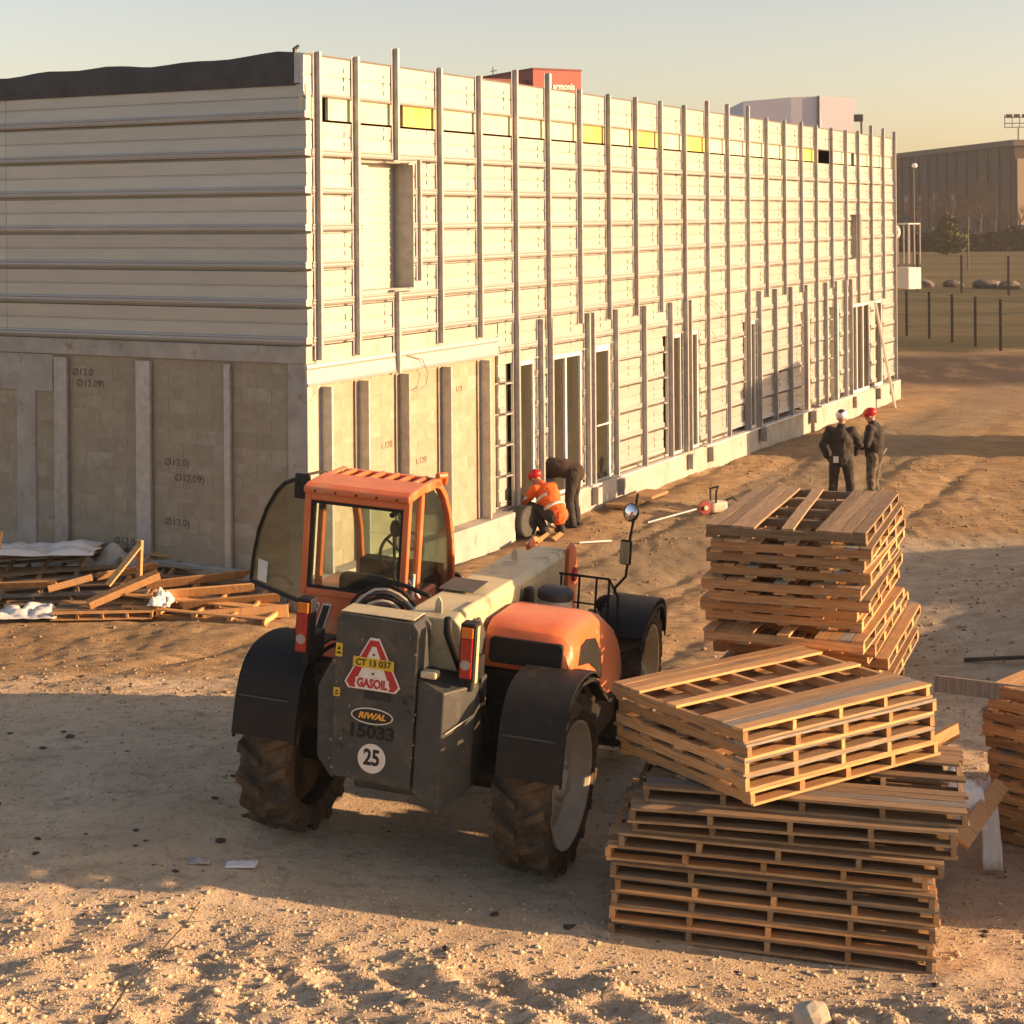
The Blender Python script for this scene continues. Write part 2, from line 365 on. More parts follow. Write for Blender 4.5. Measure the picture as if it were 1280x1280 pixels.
    base = mix(mth('MULTIPLY', rng_(noise(3.2, 6, .75, (.5, 1.8, 1)), .52, .66), .45), base, mix(.6, base, (.12, .085, .055)))
    L(base, b.inputs['Base Color'])
    h = mth('ADD', mth('MULTIPLY', noise(9, 7, .75), .8), mth('MULTIPLY', noise(50, 4, .7), .3))
    bp = N(nt, 'ShaderNodeBump'); bp.inputs['Strength'].default_value = .8; bp.inputs['Distance'].default_value = .09; L(h, bp.inputs['Height']); L(bp.outputs[0], b.inputs['Normal'])
    return m
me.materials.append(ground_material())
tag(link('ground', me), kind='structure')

# gravel: merged small stones
def gravel(name, n, area, smin, smax, m, mask=None, seed=1, flat=.65, sink=.25, octa=False):
    r = np.random.default_rng(seed)
    x0, x1, y0, y1 = area
    X = r.uniform(x0, x1, n); Y = r.uniform(y0, y1, n)
    if mask is not None:
        k = r.uniform(0, 1, n) < mask(X, Y); X, Y = X[k], Y[k]; n = len(X)
    t = (1 + 5 ** .5) / 2
    iv = np.array([(-1, t, 0), (1, t, 0), (-1, -t, 0), (1, -t, 0), (0, -1, t), (0, 1, t), (0, -1, -t), (0, 1, -t), (t, 0, -1), (t, 0, 1), (-t, 0, -1), (-t, 0, 1)]) / math.hypot(1, t)
    fi = np.array([(0, 11, 5), (0, 5, 1), (0, 1, 7), (0, 7, 10), (0, 10, 11), (1, 5, 9), (5, 11, 4), (11, 10, 2), (10, 7, 6), (7, 1, 8), (3, 9, 4), (3, 4, 2), (3, 2, 6), (3, 6, 8), (3, 8, 9), (4, 9, 5), (2, 4, 11), (6, 2, 10), (8, 6, 7), (9, 8, 1)])
    if octa:
        iv = np.array([(1, 0, 0), (-1, 0, 0), (0, 1, 0), (0, -1, 0), (0, 0, 1), (0, 0, -1)], float); fi = np.array([(0, 2, 4), (2, 1, 4), (1, 3, 4), (3, 0, 4), (2, 0, 5), (1, 2, 5), (3, 1, 5), (0, 3, 5)])
    nv = len(iv)
    s = smin * (smax / smin) ** (r.uniform(0, 1, n) ** 2.2)
    V_ = iv[None] * r.uniform(.6, 1.35, (n, nv, 1)) * s[:, None, None]
    V_ = V_ * np.stack([r.uniform(.8, 1.4, n), r.uniform(.7, 1.1, n), r.uniform(flat * .7, flat * 1.2, n)], -1)[:, None, :]
    a = r.uniform(0, 6.28, n); ca, sa = np.cos(a)[:, None], np.sin(a)[:, None]
    x = V_[:, :, 0] * ca - V_[:, :, 1] * sa; y = V_[:, :, 0] * sa + V_[:, :, 1] * ca
    Z = gz(X, Y) + s * flat * (.5 - sink)
    V_ = np.stack([x + X[:, None], y + Y[:, None], V_[:, :, 2] + Z[:, None]], -1).reshape(-1, 3)
    F = (fi[None] + (np.arange(n) * nv)[:, None, None]).reshape(-1, 3)
    me = bpy.data.meshes.new(name); me.vertices.add(len(V_)); me.vertices.foreach_set('co', V_.ravel())
    me.loops.add(F.size); me.loops.foreach_set('vertex_index', F.ravel()); me.polygons.add(len(F))
    me.polygons.foreach_set('loop_start', np.arange(0, F.size, 3)); me.polygons.foreach_set('loop_total', np.full(len(F), 3)); me.update()
    me.materials.append(m); return link(name, me)
chip_m = mat('limestone_chips', (.56, .46, .33), (.40, .315, .22), 9, .95, detail=2)
grit_m = mat('yard_grit', (.50, .38, .26), (.20, .145, .095), 6, .95, detail=3, contrast=(.42, .58))
clod_m = mat('dirt_clods', (.30, .21, .12), (.20, .14, .08), 3, .95, detail=2)
bark_m = mat('dark_scraps', (.035, .028, .022), (.07, .055, .04), 3, .9, detail=2)
bankmask = lambda X, Y: .25 + .75 * (1 - sst(10.3, 11.0, Y + .1 * X + .5 * fbm(X, Y, 3, 44)))
tag(gravel('limestone_gravel', 9000, (-4.6, 4.6, 8.6, 11.4), .006, .026, chip_m, bankmask, 1), 'pale limestone chips strewn over the sunlit bank', 'gravel', kind='stuff')
tag(gravel('fine_gravel', 70000, (-4.6, 4.6, 8.6, 11.6), .0025, .011, chip_m, bankmask, 11, octa=True), 'fine pale grit between the stones of the bank', 'gravel', kind='stuff')
tag(gravel('yard_grit', 46000, (-7, 6.5, 10.8, 18.5), .003, .013, grit_m, lambda X, Y: .45 + .55 * sst(-.05, .12, fbm(X * .8, Y * .8, 3, 71)), 12, octa=True), 'grey brown grit over the shaded yard', 'gravel', kind='stuff')
tag(gravel('scattered_gravel', 8000, (-7, 6.5, 11, 20), .005, .019, chip_m, lambda X, Y: .3 + .7 * sst(.0, .18, fbm(X * .8, Y * .8, 3, 77)), 2), 'loose pale gravel on the shaded yard round the machine', 'gravel', kind='stuff')
tag(gravel('dirt_clods', 26000, (-8, 12, 16.5, 36), .007, .036, clod_m, lambda X, Y: .2 + .8 * sst(0, .2, fbm(X * .6, Y * .6, 3, 78)), 3), 'brown clods of dirt on the open ground before the building', 'clods', kind='stuff')
tag(gravel('dark_scraps', 700, (-6, 4, 10.4, 19), .012, .06, bark_m, lambda X, Y: .15 + .85 * sst(.06, .2, fbm(X * .9, Y * .9, 3, 79)), 4, flat=.25, sink=.1), 'dark scraps of bark and rubbish strewn over the yard', 'litter', kind='stuff')

# ------------------------------------------------------------------ text helper
def text_mesh(name, s, size, m, parent, loc, rot, ext=.0012, align='CENTER', sx=1, shear=0, bold=0):
    cu = bpy.data.curves.new(name, 'FONT'); cu.body = s; cu.size = size; cu.align_x = align; cu.align_y = 'CENTER'; cu.extrude = ext; cu.shear = shear; cu.offset = bold
    cu.resolution_u = 3
    t = bpy.data.objects.new('tmp', cu); COL.objects.link(t)
    bpy.context.view_layer.update()
    me = bpy.data.meshes.new_from_object(t.evaluated_get(bpy.context.evaluated_depsgraph_get()))
    bpy.data.objects.remove(t); me.name = name
    me.materials.clear(); me.materials.append(m)
    o = link(name, me, parent, loc, rot); o.scale = (sx, 1, 1)
    return o

# ------------------------------------------------------------------ building under construction
# local frame: x along the long facade (outward = -y), y along the short facade (outward = -x)
BANG = math.atan2(.8846, .4664)
BL = empty('building', (-2.73, 21.9, 0), BANG, 'long two storey building under construction with galvanised wall trays and steel posts', 'building')
LEN, DEP, PL, TOP = 29.6, 16.0, .46, 7.38
ROW = [.5 + .5 * k for k in range(13)]
PROF = [(-.085, 0), (-.085, .033), (.040, .035), (.050, .062), (.042, .080), (.042, .086), (.052, .104), (.044, .122), (.020, .130), (.018, .290), (.003, .295), (.003, .309), (.018, .314), (.024, .492), (-.085, .499)]
def prof_clip(z0, z1, zr):
    pts = []
    P = [(o, zr + h) for o, h in PROF]
    def at(z):
        for (a, b), (c, d) in zip(P, P[1:]):
            if b <= z <= d and d > b: return a + (c - a) * (z - b) / (d - b)
        return P[0][0] if z < P[0][1] else P[-1][0]
    pts = [(at(z0), z0)] + [p for p in P if z0 + .002 < p[1] < z1 - .002] + [(at(z1), z1)]
    return pts
def tray(face, a0, a1, z0, z1, zr):
    pr = prof_clip(z0, z1, zr); poly = pr + [(-.095, z1), (-.095, z0)]
    mb = MB()
    if face == 'r': mb.prism([(-o, z) for o, z in poly], a0, a1, 'x')
    else: mb.prism([(-o, z) for o, z in poly], a0, a1, 'y')
    return mb.build('wall_tray', galv, BL)
WIN = [(5.95, 6.62, .40, 2.82, 1), (7.16, 8.46, .40, 2.82, 2), (8.86, 9.68, .36, 2.86, 3), (12.55, 13.17, .40, 2.82, 1), (13.58, 14.10, .40, 2.82, 1),
       (17.14, 17.66, .40, 2.82, 1), (21.2, 21.62, .40, 2.82, 1), (23.62, 24.1, .40, 2.82, 1), (25.1, 27.0, .40, 2.78, 4), (27.5, 28.3, .40, 2.78, 1)]
UP = [(1.32, 2.58, 4.18, 5.97), (25.15, 25.75, 4.03, 5.19)]
GAPS = [(5.5, 5.95), (12.15, 12.55), (16.75, 17.14), (20.85, 21.2), (23.2, 23.62)]      # open channels beside the windows
holes = [(a, b, c, d) for a, b, c, d, k in WIN] + [(a, b, .46, 2.82) for a, b in GAPS] + UP
def row_segments(z0, z1, x0, x1):
    """split a row into (x0,x1,z0,z1) rectangles around the holes"""
    cuts = sorted({z0, z1} | {z for h in holes for z in h[2:4] if z0 + .03 < z < z1 - .03})
    res = []
    for za, zb in zip(cuts, cuts[1:]):
        sp = sorted((h[0], h[1]) for h in holes if h[2] < zb - .01 and h[3] > za + .01)
        x = x0
        for a, b in sp:
            if a > x + .02: res.append((x, min(a, x1), za, zb))
            x = max(x, b)
        if x < x1 - .02: res.append((x, x1, za, zb))
    return res
def split_len(a, b, L):
    n = max(1, round((b - a) / L)); return [(a + (b - a) * i / n, a + (b - a) * (i + 1) / n) for i in range(n)]
rr = random.Random(3)
core = MB()
for zr in ROW:
    z0, z1 = max(zr, PL + .02), zr + .5
    x0 = 5.3 if zr < 3.45 else .10
    if zr >= 6.45: continue
    for a, b, za, zb in row_segments(z0, z1, x0, LEN):
        for p, q_ in split_len(a, b, 6.1): tray('r', p + .003, q_ - .003, za, zb, zr)
    for a, b, za, zb in row_segments(z0, z1, x0, LEN): core.bb(a + .01, b - .01, .10, .26, za - (.02 if za == z0 else 0), zb)
# top row above the insulation gap
for p, q_ in split_len(-.06, LEN, 6.1):
    mb = MB(); poly = [(.02, 6.83), (.035, 6.85), (.02, 6.88), (.018, 7.10), (.008, 7.105), (.008, 7.115), (.018, 7.12), (.022, 7.36), (.05, 7.385), (-.12, 7.39), (-.12, 7.36), (-.03, 7.35), (-.03, 6.83)]
    mb.prism([(-o, z) for o, z in poly], p + .003, q_ - .003, 'x'); mb.build('wall_tray', galv, BL)
core.bb(0.03, LEN, .035, .22, 6.84, 7.34)
core.build('wall', conc_m, BL)
# short facade rows
for zr in [3.5 + .5 * k for k in range(7)]:
    for p, q_ in split_len(-.035, DEP, 5.6): tray('l', p + .003, q_ - .003, zr + .0, zr + .5 - (.02 if zr > 6.4 else 0), zr)
MB().bb(.10, .24, .2, DEP, PL, 6.98).build('end_wall', mortar_m, BL)
MB().bb(LEN - .2, LEN - .02, .25, DEP, PL - .6, 7.3).build('far_wall', conc_m, BL)
MB().bb(.25, LEN - .25, DEP - .2, DEP, PL - .6, 7.0).build('rear_wall', conc_m, BL)
MB().bb(.1, LEN - .1, .25, DEP, 6.85, 7.0).build('roof_deck', bitumen, BL)
MB().bb(.25, LEN - .25, .25, DEP - .25, .2, .40).build('floor_slab', conc_m, BL)
MB().bb(.25, LEN - .25, .26, DEP - .25, 3.28, 3.48).build('upper_floor', conc_m, BL)
# insulation strip, lit yellow between the two top trays, with open holes
cells = [(-.03, .33), (.58, 2.28), (2.52, 4.7), (4.92, 9.55), (9.68, 22.3), (23.6, 25.4), (25.7, 29.5)]
for a, b in cells:
    for p, q_ in split_len(a, b, 1.25):
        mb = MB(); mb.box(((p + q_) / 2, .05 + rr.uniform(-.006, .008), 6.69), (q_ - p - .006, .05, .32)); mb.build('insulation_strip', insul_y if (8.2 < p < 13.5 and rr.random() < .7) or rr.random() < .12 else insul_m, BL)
# roof membrane turned up over the short side
mb = MB(); prev = None; secs = []
for i in range(60):
    y = .13 + i * (DEP - .13) / 59
    h = 7.36 + .035 * math.sin(i * .9) * math.sin(i * .37 + 1) - .012 * (y - 2) + (.02 if i < 2 else 0)
    o = .045 + .012 * math.sin(i * 1.7)
    secs.append([(-o, y, 6.965), (-o - .006, y, 7.1), (-o + .01, y, h), (.10, y, h + .01), (.12, y, 6.99)])
mb.loft(secs).build('roof_membrane', bitumen, BL)
MB().bb(-.055, .10, .0, .125, 6.99, 7.375).build('corner_flashing', galv_post, BL)
mb = MB(); mb.tube([(.0, .16, 7.35), (.02, .17, 7.45), (.05, .12, 7.50)], [.02, .035, .02], 6); mb.build('membrane_curl', bitumen, BL)

# masonry of the ground floor: blocks one by one
def blocks(face, a0, a1, z0, z1, skip, out, parent):
    bl, bh, j = .50, .205, .004
    meshes = {}
    row = 0; z = z0
    while z < z1 - .02:
        h = min(bh, z1 - z) - j
        off = -(bl / 2 if row % 2 else 0) + a0
        a = off
        while a < a1 - .02:
            p, q_ = max(a, a0) + j / 2, min(a + bl, a1) - j / 2
            if q_ - p > .04 and not any(s0 < (p + q_) / 2 < s1 for s0, s1 in skip):
                k = (round(q_ - p, 3), round(h, 3))
                if k not in meshes:
                    m_ = MB(); m_.box((0, 0, 0), (k[0], .10, k[1]) if face == 'r' else (.10, k[0], k[1])); meshes[k] = m_.mesh('block', block_m)
                d = out - .006 + rr.uniform(-.0012, .0012)
                o = link('block', meshes[k], parent, ((p + q_) / 2, -d + .05, z + h / 2) if face == 'r' else (-d + .05, (p + q_) / 2, z + h / 2))
            a += bl
        z += bh; row += 1
sw = MB().bb(.03, DEP - .01, .045, .2, .3, .45).build('sill_band', conc_m, BL)
mw = MB().bb(.05, 5.28, .0295, .2, PL, 3.49).build('masonry_wall', mortar_m, BL)
blocks('r', .36, 5.26, PL, 2.97, [], -.021, mw)
ew = MB().bb(.022, .04, .01, DEP, PL, 3.27).build('masonry_end_wall', mortar_m, BL)
blocks('l', .34, 7.4, PL, 3.26, [(4.78, 5.16)], -.0125, ew)
# rendered column bands, ring beam and corner
def slab(name, m, x0, x1, y0, y1, z0, z1, bev=.006): return MB().bb(x0, x1, y0, y1, z0, z1).build(name, m, BL, bevel=bev)
slab('rendered_column', conc_m, -.006, .03, 4.79, 5.15, PL, 3.26)
slab('rendered_column', conc_m, -.004, .03, 4.45, 5.5, 2.72, 3.262)
slab('corner_column', conc_m, -.010, .30, -.014, .30, PL, 3.27)
slab('ring_beam', conc_m, -.018, .20, -.005, DEP, 3.272, 3.498)
slab('ring_beam', conc_m, .2, 5.28, -.016, .2, 2.975, 3.49)
# flashing strip between block wall and trays on the long facade
mb = MB(); mb.prism([(.0, 3.27), (-.05, 3.265), (-.06, 3.22), (-.05, 3.19), (-.06, 3.02), (-.085, 2.985), (-.02, 2.98), (-.017, 3.2)], -.07, 5.25, 'x'); mb.build('flashing', galv, BL)
mb = MB(); mb.tube([(2.45, -.09, 3.2), (2.8, -.10, 3.12), (2.98, -.10, 2.9), (2.9, -.10, 2.72), (2.6, -.10, 2.66), (2.35, -.095, 2.75)], .009, 6); mb.build('cable', galv_post, BL)
mb = MB(); mb.tube([(14.6, -.10, 3.42), (15.1, -.10, 3.25), (15.5, -.10, 2.95), (15.4, -.10, 2.62), (14.9, -.10, 2.6), (14.65, -.10, 2.75)], .009, 6); mb.build('cable', galv_post, BL)
# plinth
slab('plinth', conc_m, -.06, 5.45, -.24, .30, -.6, PL - .005, .015)
slab('plinth', conc_m, 5.45, 16.9, -.13, .30, -.6, PL - .045, .015)
slab('plinth', conc_m, 16.9, 21.5, -.06, .30, -.6, PL - .06, .015)
slab('plinth', conc_m, 21.5, LEN + .12, -.15, .30, -.6, PL - .07, .015)
slab('end_plinth', conc_m, -.10, .25, .30, DEP, -.6, PL + .005, .012)
# posts: open C sections
def post(name, t, z0, z1, d, w, face='r', th=.006, base=.04, back=False):
    mb = MB()
    # web plate on the side that looks towards the corner, outer flange facing the sun side
    if face == 'r':
        mb.bb(t - w / 2, t - w / 2 + th, -base - d, -base, z0, z1)
        mb.bb(t - w / 2 + th, t + w / 2, -base - d, -base - d + th, z0, z1)
        mb.bb(t - w / 2 - .05, t - w / 2, -base, -base + th, z0, z1)
        mb.bb(t + w / 2 - th, t + w / 2, -base - d + th, -base - d + .022, z0, z1)
    else:
        mb.bb(-base - d, -base - d + th, t - w / 2, t + w / 2, z0, z1)
        mb.bb(-base - d + th, -base, t + w / 2 - th, t + w / 2, z0, z1)
        mb.bb(-base - d + th, -base, t - w / 2, t - w / 2 + th, z0, z1)
    return mb.build(name, galv_post, BL)
PT = [.21, 1.14, 2.18, 3.42, 4.65, 5.87, 7.06, 8.31, 9.53, 10.77, 11.99, 13.24, 14.52, 15.73, 17.02, 18.27, 19.55, 20.83, 22.02, 23.32, 24.6, 25.75, 27.03, 28.27, 29.49]
TALL = {2.18: 7.63, 5.87: 7.60, 7.06: 7.63, 14.52: 7.60, 15.73: 7.60, 17.02: 7.63, 27.03: 7.65, 28.27: 7.62, 29.49: 7.58}
FULL = {14.52, 15.73, 22.02, 29.49}
for t in PT:
    top = TALL.get(t, 7.44 + rr.uniform(-.03, .02))
    bot = .42 if t in FULL else (2.8 if t > 25 else 3.31)
    if t == 2.18:
        post('steel_post', t, 6.03, top, .075, .05); post('steel_post', t, 2.97, 4.13, .075, .05)
    else: post('steel_post', t, bot, top, .075, .05)
LOW = [5.85, 6.72, 7.08, 8.56, 8.76, 9.78, 11.10, 12.42, 13.22, 13.44, 16.98, 17.70, 18.80, 19.93, 21.09, 22.72, 23.56, 24.45, 24.95]
for t in LOW: post('steel_post', t, .38, 3.48, .09, .05)
for t in (.33, 1.24, 2.31, 3.52, 4.74): post('deep_post', t, PL, 2.95, .17, .05, base=.016)
for t, w in ((4.26, .24), (2.74, .25), (1.28, .10)): post('wall_post', t, PL + .005, 3.23, .05, w, 'l', base=.005)
post('side_bar', 2.83, 4.27, 6.05, .05, .035); post('side_bar', 25.95, 4.0, 5.2, .05, .035)
# horizontal caps over the interrupted post
for z in (6.0, 4.15): MB().bb(2.02, 2.62, -.13, -.04, z, z + .02).build('cap_plate', galv_post, BL)
# base rails along the plinth top and feet of posts
for a, b in ((5.5, 5.86), (8.5, 8.9), (9.7, 12.5), (14.1, 17.0), (17.75, 21.1), (22.0, 25.0)):
    MB().bb(a, b, -.19, -.045, .40, .425).build('base_rail', steel_white, BL)
for t in (8.66, 9.8, 13.2, 14.35, 17.7, 21.4, 24.9, 27.2, 28.6):
    mb = MB(); mb.bb(t - .09, t + .09, -.26, -.12, .08, .375); mb.build('concrete_foot', conc_m, BL, bevel=.01)
MB().bb(8.75, 10.6, -.75, -.30, .02, .07).build('sill_plank', wood_a, BL)
# columns of fixings between the posts
for t0, t1 in zip(PT, PT[1:]):
    t = t0 + (t1 - t0) * .74; mb = MB()
    for z in np.arange(3.56 if t < 5.5 else (.56 if t not in () else .5), 7.3, .125):
        if 6.5 < z < 6.85: continue
        if any(h[0] - .06 < t < h[1] + .06 and h[2] < z + .1 and h[3] > z for h in holes): continue
        if rr.random() < .85: mb.bb(t - .0045, t + .0045, -.027, -.012, z, z + rr.uniform(.04, .085))
    tag(mb.build('fixing_column', dgrey, BL), kind='stuff')
# windows: light frames with dark panes set back in the wall
def window(a, b, z0, z1, kind):
    w = MB(); f = .06; y0, y1 = .0, .10
    w.bb(a, a + f, y0, y1, z0, z1); w.bb(b - f, b, y0, y1, z0, z1); w.bb(a + f, b - f, y0, y1, z1 - f * (2 if kind == 3 else 1.3), z1); w.bb(a + f, b - f, y0, y1, z0, z0 + f)
    win = w.build('door' if kind == 3 else 'window', steel_white, BL, bevel=.004)
    n = {1: 1, 2: 2, 3: 1, 4: 3}[kind]; ww = (b - a - 2 * f) / n
    for i in range(n):
        p = a + f + i * ww
        MB().bb(p + .005, p + ww - .005, .045, .055, z0 + f, z1 - f * (2 if kind == 3 else 1.3)).build('pane', glass_dark, win)
        if i: MB().bb(p - .03, p + .03, -.005, .09, z0 + f, z1 - f * 1.3).build('mullion', steel_white, win)
    if kind == 3:
        m = MB(); m.tube([(a + .12, -.05, 1.42), (b - .1, -.05, 1.42)], .016, 8); m.tube([(a + .12, -.05, 1.42), (a + .12, .04, 1.42)], .012, 6); m.tube([(b - .12, -.05, 1.42), (b - .12, .04, 1.42)], .012, 6)
        m.build('push_bar', steel_white, win); MB().bb(a + .02, a + .09, -.02, .0, 2.2, 2.26).build('hinge', steel_white, win)
    MB().bb(a - .02, b + .06, -.06, .02, z1 + .015, z1 + .035).build('drip', galv_post, win)
    MB().bb(a - .02, b + .02, -.10, .06, z0 - .03, z0 - .003).build('sill', steel_white, win)
for a, b, c, d, k in WIN: window(a, b, c, d, k)
for a, b in GAPS:
    MB().bb(a, b, .16, .2, .46, 2.82).build('recess_panel', conc_m, BL)
    for z in (1.0, 1.5, 2.0, 2.5): MB().bb(a + .02, b - .06, -.035, .12, z - .012, z + .012).build('bracket', galv_post, BL)
for a, b, c, d in UP:
    MB().bb(a - .02, b + .02, .235, .26, c - .05, d + .05).build('recess_panel', galv, BL)
    MB().bb(b, b + .012, -.10, .23, c, d).build('reveal', galv_post, BL)
    m = MB()
    for z in np.arange(c + .1, d, .12): m.bb(a, b - .05, .222, .234, z, z + .02)
    m.build('recess_battens', galv, BL)
# printed batch stamps on the blocks
for s, z, tx in ((3.9, 3.02, '\u00d812.0'), (3.75, 2.86, '\u00d812.09)'), (2.2, 1.83, '\u00d812.0)'), (1.98, 1.62, '\u00d812.09)'), (2.2, 1.0, '\u00d812.0)'), (3.15, .66, '\u00d812.0')):
    text_mesh('batch_stamp', tx, .14, stencil_p, BL, (.014, s, z), (R(90), 0, R(-90)), sx=1.1, ext=.0006)
for t, z, tx in ((1.0, 1.55, '120'), (2.0, 1.95, '1.120'), (2.95, 1.6, '1.120'), (4.1, 2.55, '112'), (3.2, 1.2, '1:2')):
    text_mesh('batch_stamp', tx, .13, stencil_p, BL, (t, .022, z), (R(90), 0, 0), sx=1.1, ext=.0006)
# timber prop leaning on the far corner
pr = MB(); pr.box((0, 0, 0), (.12, .035, 3.0)); o = pr.build('timber_prop', white_p, None)
def bw(t, out_, z):
    return Vector((-2.73, 21.9, 0)) + Vector((.4664, .8846, 0)) * t + Vector((.8846, -.4664, 0)) * out_ + Vector((0, 0, z))
def between(o, p, q_, roll=0):
    p, q_ = Vector(p), Vector(q_); o.location = (p + q_) / 2; o.rotation_euler = ((q_ - p).to_track_quat('Z', 'Y').to_matrix() @ Matrix.Rotation(roll, 3, 'Z')).to_euler()
between(o, bw(26.9, .20, 2.72), bw(27.25, .62, -.12)); tag(o, 'pale timber prop leaning against the far end of the facade', 'prop')

# ------------------------------------------------------------------ telescopic handler
TH = empty('telehandler', (-.774, 12.38, .525), 0, 'orange telescopic handler with dark grey rear casing, cream boom and open cab door', 'telehandler')
TH.rotation_euler = (Matrix.Rotation(R(-16), 3, 'Z') @ Matrix.Rotation(R(4), 3, 'Y')).to_euler()
def arc(cx, cy, r, a0, a1, n): return [(cx + r * math.cos(R(a0 + (a1 - a0) * i / n)), cy + r * math.sin(R(a0 + (a1 - a0) * i / n))) for i in range(n + 1)]
def wheel(x, y, side, steer=0):
    root = MB().lathe([(.38, -.03), (.44, -.04), (.455, -.03), (.455, .03), (.44, .04), (.38, .03)], 28, 'x').build('wheel', rubber, TH, loc=(x, y, .63), rot=(0, 0, steer))
    ty = MB(); ty.lathe([(.445, -.165), (.48, -.20), (.54, -.215), (.575, -.20), (.592, -.16), (.598, 0), (.592, .16), (.575, .20), (.54, .215), (.48, .20), (.445, .165)], 40, 'x', caps=False)
    smooth_edges(ty.build('tyre', rubber, root), 50)
    lug = MB(); n = 17
    for k in range(n):
        for sgn in (-1, 1):
            a = 2 * math.pi * (k + (.5 if sgn > 0 else 0)) / n
            M = Matrix.Rotation(a, 3, 'X')
            def P(u, w, r): return M @ Vector((u, w, 0)) + M @ Vector((0, 0, r))
            q8 = []
            for rad, sh in ((.58, 1.0), (.645, .70)):
                q8 += [P(sgn * .015, -.034 * sh - .05, rad), P(sgn * .015, .034 * sh - .05, rad), P(sgn * .20, .048 * sh + .05, rad - .008), P(sgn * .20, -.048 * sh + .05, rad - .008)]
            # shoulder block runs down the sidewall
            lug.add(q8, [(0, 1, 2, 3), (4, 5, 6, 7), (0, 1, 5, 4), (1, 2, 6, 5), (2, 3, 7, 6), (3, 0, 4, 7)])
            s8 = []
            for rad, xx in ((.60, sgn * .195), (.52, sgn * .222)):
                s8 += [P(xx, .0, rad), P(xx, .10, rad), P(xx - sgn * .03, .10, rad - .02), P(xx - sgn * .03, .0, rad - .02)]
            lug.add(s8, [(0, 1, 2, 3), (4, 5, 6, 7), (0, 1, 5, 4), (1, 2, 6, 5), (2, 3, 7, 6), (3, 0, 4, 7)])
    lu = lug.build('tread', rubber, root); tag(lu, kind='stuff')
    s = 1 if side > 0 else -1
    pr = [(.05, .10), (.16, .11), (.22, .10), (.28, .07), (.36, .06), (.40, .12), (.445, .20), (.46, .205), (.45, .15), (.38, .0), (.05, .02)]
    rm = MB().lathe([(r_, h * s) for r_, h in pr], 32, 'x'); smooth_edges(rm.build('rim', rimp, root), 40)
    hb = MB().lathe([(.0, .17 * s), (.07, .17 * s), (.10, .14 * s), (.11, .08 * s), (.0, .07 * s)], 20, 'x')
    for k in range(8):
        a = 2 * math.pi * k / 8; hb.lathe([(.0, .125 * s), (.014, .125 * s), (.014, .09 * s), (0, .09 * s)], 6, 'x', (0, .155 * math.cos(a), .155 * math.sin(a)))
    hb.build('hub', rimp, root)
    return root
wheel(.99, 0, 1, R(-4)); wheel(-.95, 0, -1, R(-4)); wheel(.97, 2.9, 1); wheel(-.97, 2.9, -1)
# chassis, axles
c = MB(); c.bb(-.34, .32, -.45, 3.3, .52, .98); c.bb(-.28, .28, 3.2, 3.7, .5, .85); c.build('chassis', dgrey, TH, bevel=.02)
a = MB(); a.tube([(-.9, 0, .62), (.9, 0, .62)], .11, 12); a.ell((0, 0, .60), (.2, .22, .2)); a.build('rear_axle', black, TH)
a = MB(); a.tube([(-.9, 2.9, .62), (.9, 2.9, .62)], .11, 12); a.ell((0, 2.9, .60), (.2, .22, .2)); a.build('front_axle', black, TH)
# mudguards
def fender(x0, x1, y, pts, lip=True):
    Q = [Vector((y + p[0], p[1])) for p in pts]; D = []
    for i in range(len(Q) - 1):                     # Catmull-Rom refinement
        p0, p1, p2, p3 = Q[max(i - 1, 0)], Q[i], Q[i + 1], Q[min(i + 2, len(Q) - 1)]
        for k in range(4):
            t = k / 4; D.append(.5 * ((2 * p1) + (p2 - p0) * t + (2 * p0 - 5 * p1 + 4 * p2 - p3) * t * t + (3 * p1 - p0 - 3 * p2 + p3) * t ** 3))
    D.append(Q[-1]); pts = [(p.x - y, p.y) for p in D]; off = []
    for i in range(len(D)):
        d = (D[min(i + 1, len(D) - 1)] - D[max(i - 1, 0)]).normalized(); off.append(D[i] + Vector((d.y, -d.x)) * .016)
    f = MB(); f.prism(D + off[::-1], x0, x1, 'x')
    o = smooth_edges(f.build('mudguard', black, TH), 35)
    s = MB(); s.bb(x0 + .03, x1 - .06, y - .672, y - .655, 1.135, 1.147); s.build('stiffening_rib', dgrey, o) if lip else None
    P = [(y + p[0], p[1]) for p in pts]
    for xx in (x0, x1 - .012):
        g = MB(); g.strip([(p[0] * 1, p[1] - .03) for p in P[::2]], .03, xx, xx + .012, 'x'); g.build('side_lip', black, o)
    return o
FP = [(.42, 1.30), (.2, 1.40), (-.1, 1.445), (-.35, 1.43), (-.50, 1.37), (-.59, 1.27), (-.645, 1.12), (-.68, .86)]
fender(.79, 1.26, 0, FP); fender(-1.21, -.72, 0, FP)
FF = [(.60, .90), (.56, 1.08), (.45, 1.20), (.25, 1.27), (-.1, 1.28), (-.40, 1.22), (-.56, 1.1)]
fender(.78, 1.2, 2.9, FF, False); fender(-1.2, -.78, 2.9, FF, False)
